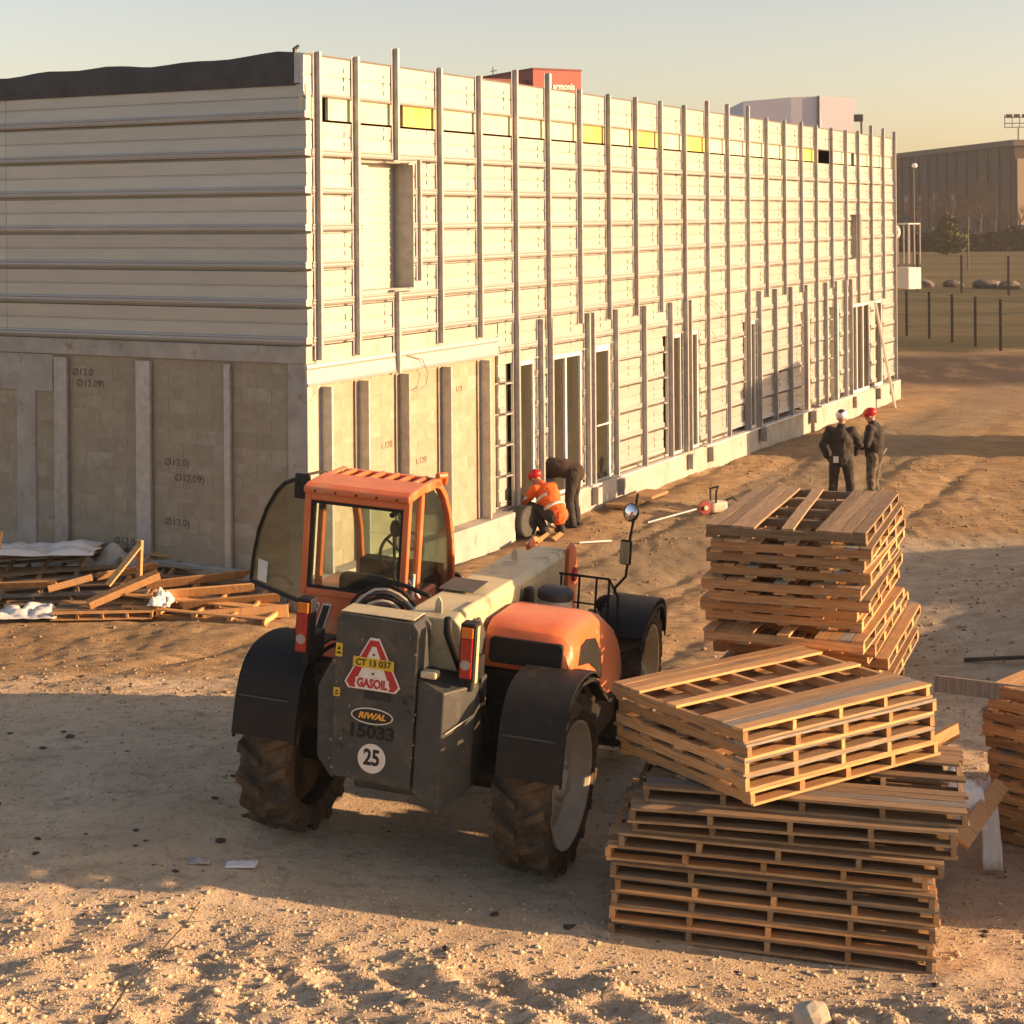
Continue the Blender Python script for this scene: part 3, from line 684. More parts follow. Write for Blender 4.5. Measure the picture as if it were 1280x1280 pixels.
# rear counterweight plates
cw = MB()
cw.prism([(-.40, .70), (.195, .68), (.20, 1.80), (.16, 1.85), (-.38, 1.86), (-.42, 1.81)], -.76, -.48, 'y')
cwo = cw.build('rear_casing', dgrey, TH, bevel=.012)
MB().bb(-.40, .15, -.73, -.50, 1.862, 1.870).build('casing_lid', creamp, cwo, bevel=.003)
w_ = MB(); w_.prism([(-.535, .80), (-.42, .66), (-.402, .66), (-.402, 1.56), (-.43, 1.56), (-.555, 1.30)], -.70, -.35, 'y'); w_.build('side_wing', dgrey, TH, bevel=.012)
b_ = MB()
plan = [(.205, -.74), (.41, -.78), (.57, -.54), (.57, -.25), (.205, -.25)]
top = [1.47, 1.40, 1.42, 1.42, 1.47]; bot = [.66, .55, .68, .68, .66]
n_ = len(plan)
b_.add([(p[0], p[1], z) for p, z in zip(plan, bot)] + [(p[0], p[1], z) for p, z in zip(plan, top)],
       [(i, (i + 1) % n_, n_ + (i + 1) % n_, n_ + i) for i in range(n_)] + [tuple(range(n_ - 1, -1, -1)), tuple(range(n_, 2 * n_))])
bx_ = b_.build('tool_box', dgrey, TH, bevel=.012)
s = MB(); s.tube([(.44, -.772, 1.12), (.58, -.57, 1.22)], .004, 5); s.build('weld_scratch', rimp, bx_)
s = MB(); s.box((.28, -.70, 1.5), (.12, .10, .05)); s.build('hose_clamp', creamp, bx_, bevel=.015)
# chips of bare paint and bolts on the casing
cr = random.Random(11); ch = MB()
for k in range(22):
    ex = cr.choice([-.41, .19]) if cr.random() < .6 else cr.uniform(-.38, .17)
    zz = cr.uniform(.72, 1.82) if abs(ex) > .18 else cr.choice([cr.uniform(.7, .76), cr.uniform(1.74, 1.83)])
    ch.box((ex + cr.uniform(-.01, .02), -.762, zz), (cr.uniform(.004, .022), .004, cr.uniform(.004, .02)), Matrix.Rotation(cr.uniform(-.6, .6), 3, 'Y'))
tag(ch.build('paint_chips', mat('bare_paint', (.30, .27, .22), (.2, .18, .15), 30, .8), cwo), kind='stuff')
for x, z in ((-.33, 1.02), (-.34, .92), (.16, 1.3), (.15, 1.22), (-.34, 1.37), (.13, 1.75)):
    MB().lathe([(0, .0), (.016, .0), (.016, .012), (0, .014)], 6, 'y', (x, -.775, z)).build('bolt', dgrey, cwo)
r_ = MB(); r_.tube([(.14 + .035 * math.cos(q), -.775, 1.31 + .025 * math.sin(q)) for q in np.linspace(0, 6.28, 14)], .007, 5); r_.build('lifting_ring', dgrey, cwo)
MB().box((-.08, -.763, 1.315), (.2, .006, .07)).build('vent_slot', black_p, cwo)
# signs and lettering on the rear casing
YF = -.764
def poly(pts, th, m, name, parent, y=YF): return MB().prism(pts, y - th, y, 'y').build(name, m, parent)
tri = [(-.33, 1.385), (-.30, 1.345), (.055, 1.345), (.088, 1.385), (-.085, 1.715), (-.155, 1.715)]
cx_, cz_ = -.12, 1.475
scl = lambda P, k, dx=0, dz=0: [(cx_ + (x - cx_) * k + dx, cz_ + (z - cz_) * k + dz) for x, z in P]
sg = poly(tri, .006, white_p, 'warning_triangle', cwo)
tri2 = scl(tri, .93)
poly(tri2, .0025, red_p, 'red_border', sg, YF - .006)
poly([(-.255, 1.372), (.015, 1.372), (-.105, 1.655), (-.135, 1.655)], .002, white_p, 'white_field', sg, YF - .0085)
poly([(-.245, 1.352), (.005, 1.352), (.005, 1.43), (-.245, 1.43)], .0015, white_p, 'lettering_field', sg, YF - .0105)
poly([(-.27, 1.505), (.035, 1.50), (.035, 1.57), (-.27, 1.575)], .004, yellow_p, 'number_plate', sg, YF - .0107)
text_mesh('plate_lettering', 'CT 13 037', .062, black_p, sg, (-.118, YF - .0155, 1.537), (R(90), R(-.6), 0), sx=.98, bold=.0016)
text_mesh('lettering', 'GASOIL', .085, red_p, sg, (-.12, YF - .0127, 1.392), (R(90), 0, 0), sx=.78, bold=.0042)
for x, z in ((-.118, 1.60), (-.118, 1.465)): MB().lathe([(0, 0), (.009, 0), (.009, .003), (0, .003)], 10, 'y', (x, YF - .014, z)).build('rivet', dgrey, sg)
def disc(rx, rz, x, z, y, th, m, name, parent): return MB().prism([(x + rx * math.cos(q), z + rz * math.sin(q)) for q in np.linspace(0, 2 * math.pi, 40, endpoint=False)], y - th, y, 'y').build(name, m, parent)
lg = disc(.158, .058, -.11, 1.163, YF, .003, white_p, 'rental_badge', cwo)
disc(.148, .049, -.11, 1.163, YF - .003, .002, black_p, 'badge_field', lg)
text_mesh('badge_lettering', 'RIWAL', .058, gold_p, lg, (-.11, YF - .006, 1.163), (R(90), 0, 0), sx=1.15, bold=.0026, shear=.25)
text_mesh('worn_number', '15033', .125, faded_p, cwo, (-.11, YF - .001, 1.045), (R(90), 0, 0), sx=1.15, bold=.004)
sp_ = disc(.104, .104, -.095, .865, YF, .003, white_p, 'speed_disc', cwo)
text_mesh('speed_number', '25', .155, black_p, sp_, (-.095, YF - .004, .868), (R(90), 0, 0), sx=.80, bold=.005)
for x, z, h in ((-.385, 1.60, .095), (-.385, 1.30, .06)):
    y_ = poly([(x - .025, z - h / 2), (x + .025, z - h / 2), (x + .025, z + h / 2), (x - .025, z + h / 2)], .002, yellow_p, 'caution_label', cwo)
    poly([(x - .014, z), (x + .014, z), (x, z + h * .32)], .001, black_p, 'symbol', y_, YF - .002)
    poly([(x - .016, z - h * .3), (x + .016, z - h * .3), (x + .016, z - h * .15), (x - .016, z - h * .15)], .001, black_p, 'caption', y_, YF - .002)
# tail lights
def tail(x, z, s):
    br = MB(); br.bb(x - .055, x + .06, -.68, -.56, z - .21, z + .20); br.bb(x - .03, x + .03, -.6, -.3, z - .30, z - .1)
    t = br.build('tail_light', black, TH, bevel=.012)
    MB().bb(x - .04, x + .045, -.70, -.682, z + .10, z + .175).build('amber_lens', amber_lens, t, bevel=.006)
    MB().bb(x - .04, x + .045, -.70, -.682, z - .06, z + .098).build('red_lens', red_lens, t, bevel=.006)
    MB().lathe([(0, 0), (.036, .0), (.036, .016), (0, .02)], 18, 'y', (x, -.70, z - .085)).build('clear_lens', white_lens, t)
    MB().bb(x - .04, x + .045, -.698, -.682, z - .18, z - .062).build('lower_lens', red_lens, t, bevel=.006)
    if s > 0: MB().bb(x + .062, x + .067, -.66, -.60, z - .22, z + .18).build('guard_plate', creamp, t)
tail(-.71, 1.70, -1); tail(.53, 1.68, 1)
MB().tube([(-.72, -.45, 1.42), (-.74, -.35, 1.0)], .035, 6).build('light_bracket', black, TH)
MB().tube([(.55, -.45, 1.42), (.58, -.2, .9)], .04, 6).build('light_bracket', black, TH)
b = MB(); b.tube([(.34, -.55, 1.86), (.33, -.5, 1.75), (.42, -.4, 1.45)], [.03, .035, .03], 8); b.build('locking_lever', black, TH, smooth=True)
# boom: outer box, telescoping section, head
bo = MB()
def bsec(x0, x1, y, z0, z1, r=.05):
    x0 += .06; x1 += .06
    return [(x0, y, z0), (x1, y, z0), (x1, y, z1 - r), (x1 - r, y, z1), (x0 + r, y, z1), (x0, y, z1 - r)]
bo.loft([bsec(-.10, .34, -.42, 1.46, 1.82), bsec(-.10, .34, -.3, 1.40, 1.855), bsec(-.10, .34, 2.45, 1.28, 1.735)])
boom = bo.build('boom', creamp, TH, bevel=.01)
bi = MB(); bi.loft([bsec(-.05, .29, 2.4, 1.32, 1.69, .03), bsec(-.05, .29, 2.95, 1.30, 1.665, .03)]); bi.build('inner_boom', creamp, boom, bevel=.008)
MB().loft([bsec(.26, .345, -.30, 1.7, 1.875, .03), bsec(.26, .345, .06, 1.7, 1.86, .03)]).build('pivot_block', creamp, boom, bevel=.012)
l_ = MB(); l_.prism([(.17, 1.82), (.23, 1.82), (.224, 1.92), (.20, 1.96), (.176, 1.92)], -.35, -.335, 'y'); l_.build('lifting_eye', creamp, boom, bevel=.003)
l_ = MB(); l_.prism([(.09, 1.74), (.15, 1.74), (.14, 1.83), (.12, 1.86), (.10, 1.83)], 1.95, 1.965, 'y'); l_.build('lifting_eye', creamp, boom, bevel=.003)
hd = MB(); hd.prism([(2.88, 1.69), (3.02, 1.72), (3.16, 1.62), (3.26, 1.32), (3.22, 1.05), (3.08, 1.02), (3.02, 1.25), (2.88, 1.33)], .345, .385, 'x'); hd.prism([(2.88, 1.69), (3.02, 1.72), (3.16, 1.62), (3.26, 1.32), (3.22, 1.05), (3.08, 1.02), (3.02, 1.25), (2.88, 1.33)], -.03, .01, 'x')
h_ = hd.build('boom_head', orange, TH, bevel=.008)
MB().bb(.01, .345, 2.97, 3.10, 1.1, 1.64).build('cross_plate', creamp, h_, bevel=.01)
m = MB(); m.lathe([(0, 0), (.065, 0), (.065, .025), (0, .03)], 18, 'x', (.385, 3.08, 1.42)); m.build('pivot_pin', red_p, h_)
for y_, z_ in ((1.9, 1.45), (2.1, 1.4)): MB().lathe([(0, 0), (.07, 0), (.05, .03), (0, .04)], 16, 'x', (.402, y_, z_)).build('pin_cover', dgrey, boom)
MB().bb(-.02, .26, .3, .7, 1.846, 1.85).build('wear_strip', dgrey, boom)
cyl = MB(); cyl.tube([(.1, -.35, 1.1), (.12, 1.3, 1.32)], .07, 12); cyl.build('lift_cylinder', black, TH, smooth=True)
# boom pivot uprights
for x in (-.10, .42): MB().prism([(-.5, .9), (.35, .9), (.2, 1.5), (-.1, 1.78), (-.42, 1.76)], x, x + .03, 'x').build('pivot_upright', dgrey, TH, bevel=.006)
# hydraulic hoses looping beside the cab
hr = random.Random(5)
for k in range(7):
    x0 = -.62 + k * .028; rr_ = .15 + .022 * k
    pts = []
    for i in range(15):
        a_ = math.pi * (1.08 - 1.0 * i / 14)
        pts.append((-.36 + rr_ * math.cos(a_) * 1.05 + .01 * hr.uniform(-1, 1), -.05 + .10 * i / 14 + .03 * k * .3, 1.52 + rr_ * math.sin(a_) * 1.28))
    pts = [(pts[0][0] - .01, -.1, 1.15)] + pts + [(-.02 + .03 * k * .2, .25, 1.80)]
    MB().tube(pts, .0125, 7).build('hose', (black, dgrey, rimp)[k % 3], TH, smooth=True)  # paler hoses carry the coil's highlights in their colour
m = MB(); m.tube([(-.5, .1, 1.92), (-.2, .05, 1.90), (.05, -.1, 1.885)], .018, 7); m.build('hose', black, TH, smooth=True)
m = MB(); m.tube([(-.16, .12, 1.78), (-.15, .10, 1.98)], .012, 6); m.tube([(-.10, .12, 1.80), (-.19, .10, 1.93)], .008, 6); m.build('hose_tie', white_p, TH)
# cab
X0, X1, Y0, Y1, ZB, ZT = -1.32, -.42, .70, 1.98, 1.05, 2.40
cab = MB(); cab.bb(X0, X1, Y0 + .02, 1.5, ZB, 1.575); cab.bb(X0, X1, 1.5, Y1, ZB, 1.35)
co = cab.build('cab', orange, TH, bevel=.02)
fr = MB()
for x in (X0, X1 - .055): fr.bb(x, x + .055, Y0, Y0 + .06, 1.575, ZT)
fr.bb(X0 + .055, X1 - .055, Y0, Y0 + .05, ZT - .075, ZT); fr.bb(X0 + .055, X1 - .055, Y0, Y0 + .04, 1.56, 1.615)
fr.bb(X1 - .05, X1, 1.0, 1.065, 1.575, ZT); fr.bb(X0, X0 + .05, 1.0, 1.065, 1.575, ZT)
fr.build('cab_frame', orange, co, bevel=.008)
def curvepost(x0, x1, m, name):
    pts = [(1.32, 2.42), (1.48, 2.37), (1.62, 2.27), (1.76, 2.10), (1.88, 1.86), (1.95, 1.60), (1.97, 1.3)]
    return MB().strip(pts, .055, x0, x1, 'x').build(name, m, co, bevel=.006)
curvepost(X0, X0 + .06, orange, 'front_post'); curvepost(X1 - .06, X1, orange, 'front_post')
rf = MB(); rf.prism([(Y0 - .03, ZT - .02), (Y0 - .035, ZT + .035), (Y0 + .03, ZT + .06), (1.1, ZT + .085), (1.1, ZT + .01)], X0 - .005, X1 + .005, 'x'); ro = rf.build('roof', orange, co, bevel=.015)
g_ = MB(); g_.bb(X0, X0 + .05, 1.1, 1.5, ZT, ZT + .075); g_.bb(X1 - .05, X1, 1.1, 1.5, ZT, ZT + .075); g_.bb(X0 + .05, X1 - .05, 1.46, 1.52, ZT - .01, ZT + .06); g_.build('roof_guard', orange, ro, bevel=.01)
for k in range(6): MB().box((X0 + .13 + k * .128, 1.28, ZT + .05), (.035, .38, .05)).build('guard_slat', orange, ro, bevel=.006)
MB().bb(X0 + .05, X1 - .05, 1.1, 1.46, ZT - .012, ZT - .004).build('roof_window', glass_cab, ro)
m = MB(); m.tube([(X1 - .02, 1.42, ZT + .09), (X1 + .02, 1.5, ZT + .09), (X1 - .0, 1.56, ZT + .02)], .03, 8); m.build('roof_hook', orange, ro, bevel=.004)
MB().bb(X0 + .06, X1 - .06, Y0 + .02, Y0 + .026, 1.615, ZT - .075).build('rear_window', glass_cab, co)
s = MB(); s.bb(X0 + .056, X0 + .075, Y0 + .008, Y0 + .018, 1.617, ZT - .077); s.bb(X1 - .075, X1 - .056, Y0 + .008, Y0 + .018, 1.617, ZT - .077); s.bb(X0 + .075, X1 - .075, Y0 + .008, Y0 + .018, ZT - .10, ZT - .077); s.bb(X0 + .075, X1 - .075, Y0 + .008, Y0 + .018, 1.617, 1.64); s.build('window_seal', black, co)
for x in (X0 + .16, X1 - .14):
    MB().lathe([(0, 0), (.022, 0), (.022, .03), (0, .03)], 12, 'y', (x, Y0 - .02, ZT - .12)).build('window_hinge', black, co)
for x in np.linspace(X0 + .1, X1 - .1, 5): MB().lathe([(0, 0), (.009, 0), (.009, .008), (0, .008)], 8, 'y', (x, Y0 - .042, ZT + .005)).build('roof_bolt', black, ro)
m = MB(); m.tube([(X1 - .15, Y0 + .06, 2.22), (X1 - .14, Y0 + .1, 1.9), (X1 - .13, Y0 + .12, 1.66)], .014, 6); m.ell((X1 - .13, Y0 + .06, 2.16), (.05, .03, .07)); m.build('wiper_motor', black, co)
MB().bb(X1 - .03, X1 - .024, .77, .995, 1.60, ZT - .03).build('quarter_window', glass_cab, co)
sidep = [(1.07, 1.40), (1.92, 1.40), (1.90, 1.62), (1.84, 1.86), (1.73, 2.07), (1.60, 2.23), (1.47, 2.33), (1.34, 2.38), (1.07, 2.385)]
MB().prism(sidep, X1 - .03, X1 - .024, 'x').build('side_window', glass_cab, co)
fwp = [(1.30, 2.40), (1.47, 2.36), (1.61, 2.26), (1.75, 2.09), (1.87, 1.85), (1.94, 1.6), (1.96, 1.36)]
MB().strip(fwp, .006, X0 + .06, X1 - .06, 'x').build('windscreen', glass_cab, co)
# open door: glazed leaf with black rim swung out
dp = [(y - 1.0, z) for y, z in sidep]; dp[0] = (0, 1.40); dp[-1] = (0, 2.385)
dr = MB()
loop = [Vector((0, y, z)) for y, z in dp]; loop.append(loop[0])
dense = []
for a_, b2 in zip(loop, loop[1:]): dense += [a_, a_.lerp(b2, .5)]
dense.append(loop[-1]); dr.tube(dense, .018, 6)
door = dr.build('cab_door', black, co, loc=(X0 - .01, .95, 0), rot=(0, 0, R(56)))
MB().prism(dp, -.004, .004, 'x').build('door_glass', glass_cab, door)
MB().bb(-.012, -.006, .66, .80, 1.44, 1.62).build('door_sticker', white_p, door)
m = MB(); m.tube([(.03, .3, 1.5), (.06, .5, 1.52), (.03, .68, 1.5)], .014, 6); m.build('door_handle', black, door)
# interior
i_ = MB(); i_.bb(-1.12, -.66, 1.05, 1.5, 1.3, 1.55); i_.bb(-1.10, -.68, .95, 1.10, 1.4, 1.70); i_.build('seat', black, co, bevel=.05)
i_ = MB(); i_.bb(-1.2, -.48, 1.72, 1.9, 1.2, 1.66); i_.tube([(-.78, 1.75, 1.5), (-.78, 1.6, 1.78)], .03, 8); i_.build('dashboard', black, co, bevel=.02)
i_ = MB(); i_.tube([(-.78 + .19 * math.cos(q), 1.60 + .10 * math.sin(q), 1.78 + .16 * math.sin(q)) for q in np.linspace(0, 2 * math.pi, 25)], .015, 6)
for q in (.5, 2.6, 4.7): i_.tube([(-.78, 1.62, 1.76), (-.78 + .19 * math.cos(q), 1.60 + .10 * math.sin(q), 1.78 + .16 * math.sin(q))], .011, 5)
i_.build('steering_wheel', black, co, smooth=True)
i_ = MB(); i_.tube([(-.60, 1.55, 1.3), (-.58, 1.5, 1.72)], .014, 6); i_.ell((-.58, 1.5, 1.75), (.03, .03, .05)); i_.build('joystick', black, co)
i_ = MB(); i_.tube([(-.9, 1.80, 2.05), (-.72, 1.86, 1.75)], .009, 5); i_.tube([(-.93, 1.74, 2.15), (-.9, 1.80, 2.05)], .012, 5); i_.build('wiper', black, co)
for k in range(2):
    x = X0 + .02 + k * .10
    d_ = MB().prism([(x, 1.20), (x + .075, 1.20), (x + .16, 1.50), (x + .085, 1.50)], Y0 + .012, Y0 + .0195, 'y').build('stripe_decal', white_p, co)
    MB().prism([(x + .012, 1.215), (x + .068, 1.215), (x + .145, 1.485), (x + .090, 1.485)], Y0 + .008, Y0 + .012, 'y').build('stripe_fill', black_p, d_)
# left mirror
m = MB(); m.tube([(X0 + .1, 1.35, 2.42), (X0 - .06, 1.15, 2.47), (X0 - .13, .98, 2.46)], .012, 6); mo = m.build('mirror_arm', black, TH)
MB().bb(X0 - .20, X0 - .06, .93, .97, 2.27, 2.48).build('mirror', black, mo, bevel=.02)
# engine cover
def hsec(y, zb, zt, x1=1.12, x0=.45):
    return [(x0, y, zb), (x1, y, zb), (x1, y, zt - .16), (x1 - .03, y, zt - .07), (x1 - .10, y, zt - .015), (x1 - .20, y, zt), (x0, y, zt)]
hood = MB(); hood.loft([hsec(.04, 1.40, 1.50, 1.07), hsec(.05, 1.385, 1.60, 1.10), hsec(.10, 1.37, 1.67, 1.12), hsec(.22, 1.35, 1.71), hsec(.5, 1.31, 1.70), hsec(.75, 1.22, 1.69), hsec(1.0, 1.08, 1.65), hsec(1.3, .92, 1.565), hsec(1.6, .85, 1.43), hsec(1.85, .85, 1.28, 1.11), hsec(2.05, .85, 1.10, 1.09), hsec(2.12, .85, 1.03, 1.06)])
ho = smooth_edges(hood.build('engine_cover', orange, TH, bevel=.012), 38)
def rrect(x0, x1, z0, z1, r): 
    P = []
    for cx, cz, a0 in ((x1 - r, z1 - r, 0), (x0 + r, z1 - r, 90), (x0 + r, z0 + r, 180), (x1 - r, z0 + r, 270)): P += [(cx + r * math.cos(R(a0 + t * 22.5)), cz + r * math.sin(R(a0 + t * 22.5))) for t in range(5)]
    return P
g1 = MB().prism(rrect(.49, 1.05, 1.425, 1.615, .035), .030, .12, 'y').build('rear_grille', black, ho, bevel=.006)
g2 = MB().prism([(.25, 1.42), (.30, 1.555), (.50, 1.56), (.78, 1.50), (.98, 1.36), (1.08, 1.20), (1.07, 1.11), (.85, 1.24), (.60, 1.35)], 1.115, 1.128, 'x').build('side_grille', black, ho, bevel=.004)
lb = MB(); lb.bb(.37, .74, .15, 2.1, .55, 1.33); lb.bb(.74, 1.05, .78, 2.05, .5, .90); lb.prism([(.66, 1.27), (.95, 1.06), (1.2, .90), (.78, .88)], .74, 1.08, 'x'); lb.build('engine_bay', black, TH, bevel=.02)
ar = MB(); ar.strip([(.10, 1.355), (.45, 1.32), (.75, 1.205), (1.02, 1.05), (1.3, .89), (1.5, .83)], -.03, .36, 1.15, 'x'); ar.build('cover_seal', black, TH)
# air cleaner, exhaust, guard rail
m = MB(); m.lathe([(0, 1.40), (.12, 1.40), (.14, 1.44), (.14, 1.54), (.15, 1.545), (.15, 1.60), (.12, 1.625), (0, 1.63)], 24, 'z', (.60, 1.55, .03)); ac = smooth_edges(m.build('air_cleaner', dgrey, TH), 40)
MB().lathe([(0, 1.46), (.1445, 1.46), (.1445, 1.535), (0, 1.535)], 24, 'z', (.60, 1.55, .03)).build('cleaner_band', rimp, ac)
m = MB(); m.prism([(.40, 1.45), (.52, 1.45), (.49, 1.72), (.43, 1.72)], 1.15, 1.25, 'y'); m.build('exhaust', black, TH, bevel=.015)
m = MB()
for x in (.52, .68, .83, .94): m.tube([(x, 2.05, 1.20), (x, 2.05, 1.66)], .011, 6)
m.tube([(.50, 2.05, 1.66), (.94, 2.05, 1.66), (1.02, 2.05, 1.52), (1.04, 2.05, 1.2)], .012, 6); m.tube([(.50, 2.05, 1.43), (.96, 2.05, 1.43)], .009, 6)
m.build('guard_rail', black, TH)
# right hand mirrors on their stalk
m = MB(); m.tube([(.74, 3.15, 1.0), (.74, 3.2, 1.15), (.76, 3.2, 1.32), (.85, 3.2, 1.43), (.86, 3.2, 1.56), (.87, 3.2, 1.80), (.90, 3.2, 2.02), (.915, 3.2, 2.20)], .013, 7); st = m.build('mirror_stalk', black, TH)
o = MB().bb(-.058, .058, -.02, .02, -.115, .115).build('mirror_housing', black, st, bevel=.025, loc=(.845, 3.16, 1.66), rot=(0, 0, R(-12)))
MB().bb(-.045, .045, -.024, -.021, -.10, .10).build('mirror_face', mirror_m, o)
o = MB().lathe([(0, .03), (.06, .025), (.085, 0), (.085, -.01), (0, -.012)], 20, 'y').build('round_mirror', black, st, loc=(.875, 3.16, 2.03), rot=(R(-10), 0, R(-25)))
MB().ell((0, -.008, 0), (.078, .02, .078)).build('round_mirror_face', mirror_m, o, smooth=True)
o = MB().ell((0, 0, 0), (.13, .08, .10)).build('work_lamp', black, TH, smooth=True, loc=(.73, 3.1, 1.17))
MB().lathe([(0, 0), (.085, 0), (.085, .02), (0, .02)], 20, 'y', (0, .06, 0)).build('lamp_lens', white_lens, o)
MB().bb(.50, .95, 3.05, 3.3, .95, 1.07).build('lamp_bracket', black, TH, bevel=.015)

# ------------------------------------------------------------------ pallets
ORD = ['topmost', 'second', 'third', 'fourth', 'fifth', 'sixth', 'seventh', 'eighth', 'ninth', 'tenth', 'eleventh', 'twelfth', 'thirteenth', 'fourteenth', 'fifteenth', 'sixteenth',
       'seventeenth', 'eighteenth', 'nineteenth', 'twentieth', 'twenty first', 'twenty second', 'twenty third', 'twenty fourth', 'twenty fifth', 'twenty sixth']
BT, ST = .018, .064; PH = 2 * BT + ST
_plank = {}
def plank(L, w, t, m, var):
    k = (round(L, 3), round(w, 3), t, m.name, var)
    if k not in _plank:
        r = random.Random(hash((k[0], k[1], k[2], var)) & 0xffff); mb = MB(); n = 5; secs = []
        b0, b1 = r.uniform(-.004, .004), r.uniform(-.004, .004)
        for i in range(n):
            x = -L / 2 + L * i / (n - 1); e = r.uniform(-.006, .006) if i in (0, n - 1) else 0
            y = b0 * math.sin(i * 1.3) + r.uniform(-.0015, .0015); z = r.uniform(-.0015, .0015)
            secs.append([(x + e, y - w / 2, z - t / 2), (x - e, y + w / 2, z - t / 2), (x - e, y + w / 2, z + t / 2), (x + e, y - w / 2, z + t / 2)])
        mb.loft(secs); _plank[k] = mb.mesh('plank', m)
    return _plank[k]
pr_ = random.Random(21)
def pallet(M, L, W, label, group, m=wood_a, full=True, top=True, missing=(), broken=None, layout=None):
    """boards along local x (length L); five stringers along local y (length W). M = base centre matrix"""
    root = link('pallet', None); root.matrix_world = M; root.empty_display_size = .2
    tag(root, label, 'pallet', group)
    bwid = .098
    if layout is None:
        g = (W - 9 * bwid) / 2
        ysl = [-W / 2 + bwid * (i + .5) for i in range(4)] + [0] + [W / 2 - bwid * (i + .5) for i in range(4)]
    else: ysl = layout
    for i, y in enumerate(ysl):
        if i in missing: continue
        q0 = pr_.random(); mm = m if q0 < .68 else (wood_b if q0 < .9 else wood_g)
        b = link('deck_board', plank(L, bwid - .004, BT, mm, pr_.randrange(4)), root, (pr_.uniform(-.016, .016), y, PH - BT / 2), (0, 0, pr_.uniform(-.007, .007)))
        if broken and i in broken: b.rotation_euler = broken[i]
    for i in range(5):
        x = -L / 2 + .02 + (L - .04) * i / 4
        link('stringer', plank(W, .036, ST, m, pr_.randrange(4)), root, (x, pr_.uniform(-.004, .004), BT + ST / 2), (0, 0, R(90)))
    for i, y in enumerate((-W / 2 + .05, -W / 4, 0, W / 4, W / 2 - .05)):
        link('bottom_board', plank(L, .094, BT, m if pr_.random() < .7 else wood_b, pr_.randrange(4)), root, (pr_.uniform(-.018, .018), y, BT / 2), (0, 0, pr_.uniform(-.007, .007)))
    return root
def stack(cx, cy, z0, ang, L, W, n, where, group, m=wood_a, jit=.02, jrot=1.0, tilt0=0, tilt1=0, shifts={}, topkw={}, pitch=0, mats=None, start=0, total=None):
    z = z0; c = Vector((cx, cy))
    for k in range(n):
        fr_ = k / max(1, n - 1); tl = tilt0 + (tilt1 - tilt0) * fr_
        idx = (total or n) - 1 - (k + start)
        dx, dy = shifts.get(k, (0, 0)); ux = Vector((math.cos(ang), math.sin(ang))); uy = Vector((-math.sin(ang), math.cos(ang)))
        p = c + ux * (dx + pr_.uniform(-jit, jit)) + uy * (dy + pr_.uniform(-jit, jit))
        M = Matrix.Translation((p.x, p.y, z)) @ Matrix.Rotation(ang + R(pr_.uniform(-jrot, jrot)), 4, 'Z') @ Matrix.Rotation(R(tl), 4, 'Y') @ Matrix.Rotation(R(pitch), 4, 'X')
        lab = ('wooden pallet, %s of %s' % (ORD[idx], where)) if idx == 0 else ('wooden pallet, %s from the top of %s' % (ORD[idx], where))
        pallet(M, L, W, lab, group, mats[k] if mats else m, **(topkw if k == n - 1 else {}))
        z += PH + .0015
    return z
# lower crossways stack next to the machine's rear wheel: front edge (.6,11.05)-(2.68,10.62)
a0 = math.atan2(10.60 - 11.04, 2.68 - .60); L0, W0 = 2.10, 1.35
fc = Vector(((.60 + 2.68) / 2, (11.04 + 10.60) / 2)); nb = Vector((-math.sin(a0), math.cos(a0)))
cc = fc + nb * (W0 / 2)
nlow = 10; zb = .36
wmix = [wood_b, wood_a, wood_b, wood_a, wood_b, wood_a, wood_b, wood_b, wood_b, wood_b]
zt = stack(cc.x, cc.y, zb, a0, L0, W0, nlow, 'the lower crossways stack beside the rear wheel', 'pallets stacked beside the telehandler', tilt0=2.6, tilt1=.8, jit=.022, mats=wmix,
           shifts={1: (-.03, .02), 3: (.02, -.02), 5: (-.02, .02), 6: (.06, 0), 7: (.16, .03), 8: (.13, -.03), 9: (.22, .05)})
# upper stack turned across it: near corner (1.49,10.64), right (2.97,11.65)
a1 = math.atan2(11.65 - 10.64, 2.97 - 1.49); L1, W1 = 1.77, 1.36
u1 = Vector((math.cos(a1), math.sin(a1))); v1 = Vector((-u1.y, u1.x))
cc1 = Vector((1.49, 10.64)) + u1 * L1 / 2 + v1 * W1 / 2
bw9 = .098
lay = [-W1 / 2 + bw9 * (i + .5) for i in range(4)] + [-W1 / 2 + .70] + [W1 / 2 - bw9 * (i + .5) for i in range(3)]
stack(cc1.x, cc1.y, zt + .012, a1, L1, W1, 5, 'the pale stack turned askew on the darker one', 'pallets stacked beside the telehandler', tilt0=0, tilt1=0, jit=.012, jrot=.7, pitch=0, shifts={0: (.02, .0), 2: (-.012, 0), 4: (-.02, .01)}, topkw=dict(layout=lay))
# tall stack behind: near-left (1.5,13.12), near-right (2.69,12.72)
a2 = math.atan2(14.6 - 12.72, 3.42 - 2.69)
u2 = Vector((math.cos(a2), math.sin(a2))); v2 = Vector((-u2.y, u2.x)); L2, W2 = 2.0, 1.26
cc2 = Vector((2.69, 12.72)) + u2 * L2 / 2 + v2 * W2 / 2
n2 = 23
sh2 = {k: (random.Random(k).uniform(-.05, .05), random.Random(k + 50).uniform(-.035, .035)) for k in range(n2)}
sh2.update({22: (.02, .0), 21: (-.03, -.03), 20: (.05, -.02), 19: (.05, -.02), 16: (.10, .06), 15: (.20, .05), 13: (.28, -.02), 12: (.42, .06), 11: (.66, -.06), 10: (.40, .02), 9: (.55, -.08)})
lay2 = [-W2 / 2 + bw9 * (i + .5) for i in range(4)] + [W2 / 2 - .60] + [W2 / 2 - bw9 * (i + .5) for i in range(4)]
zt2 = 2.74 - n2 * (PH + .0015)
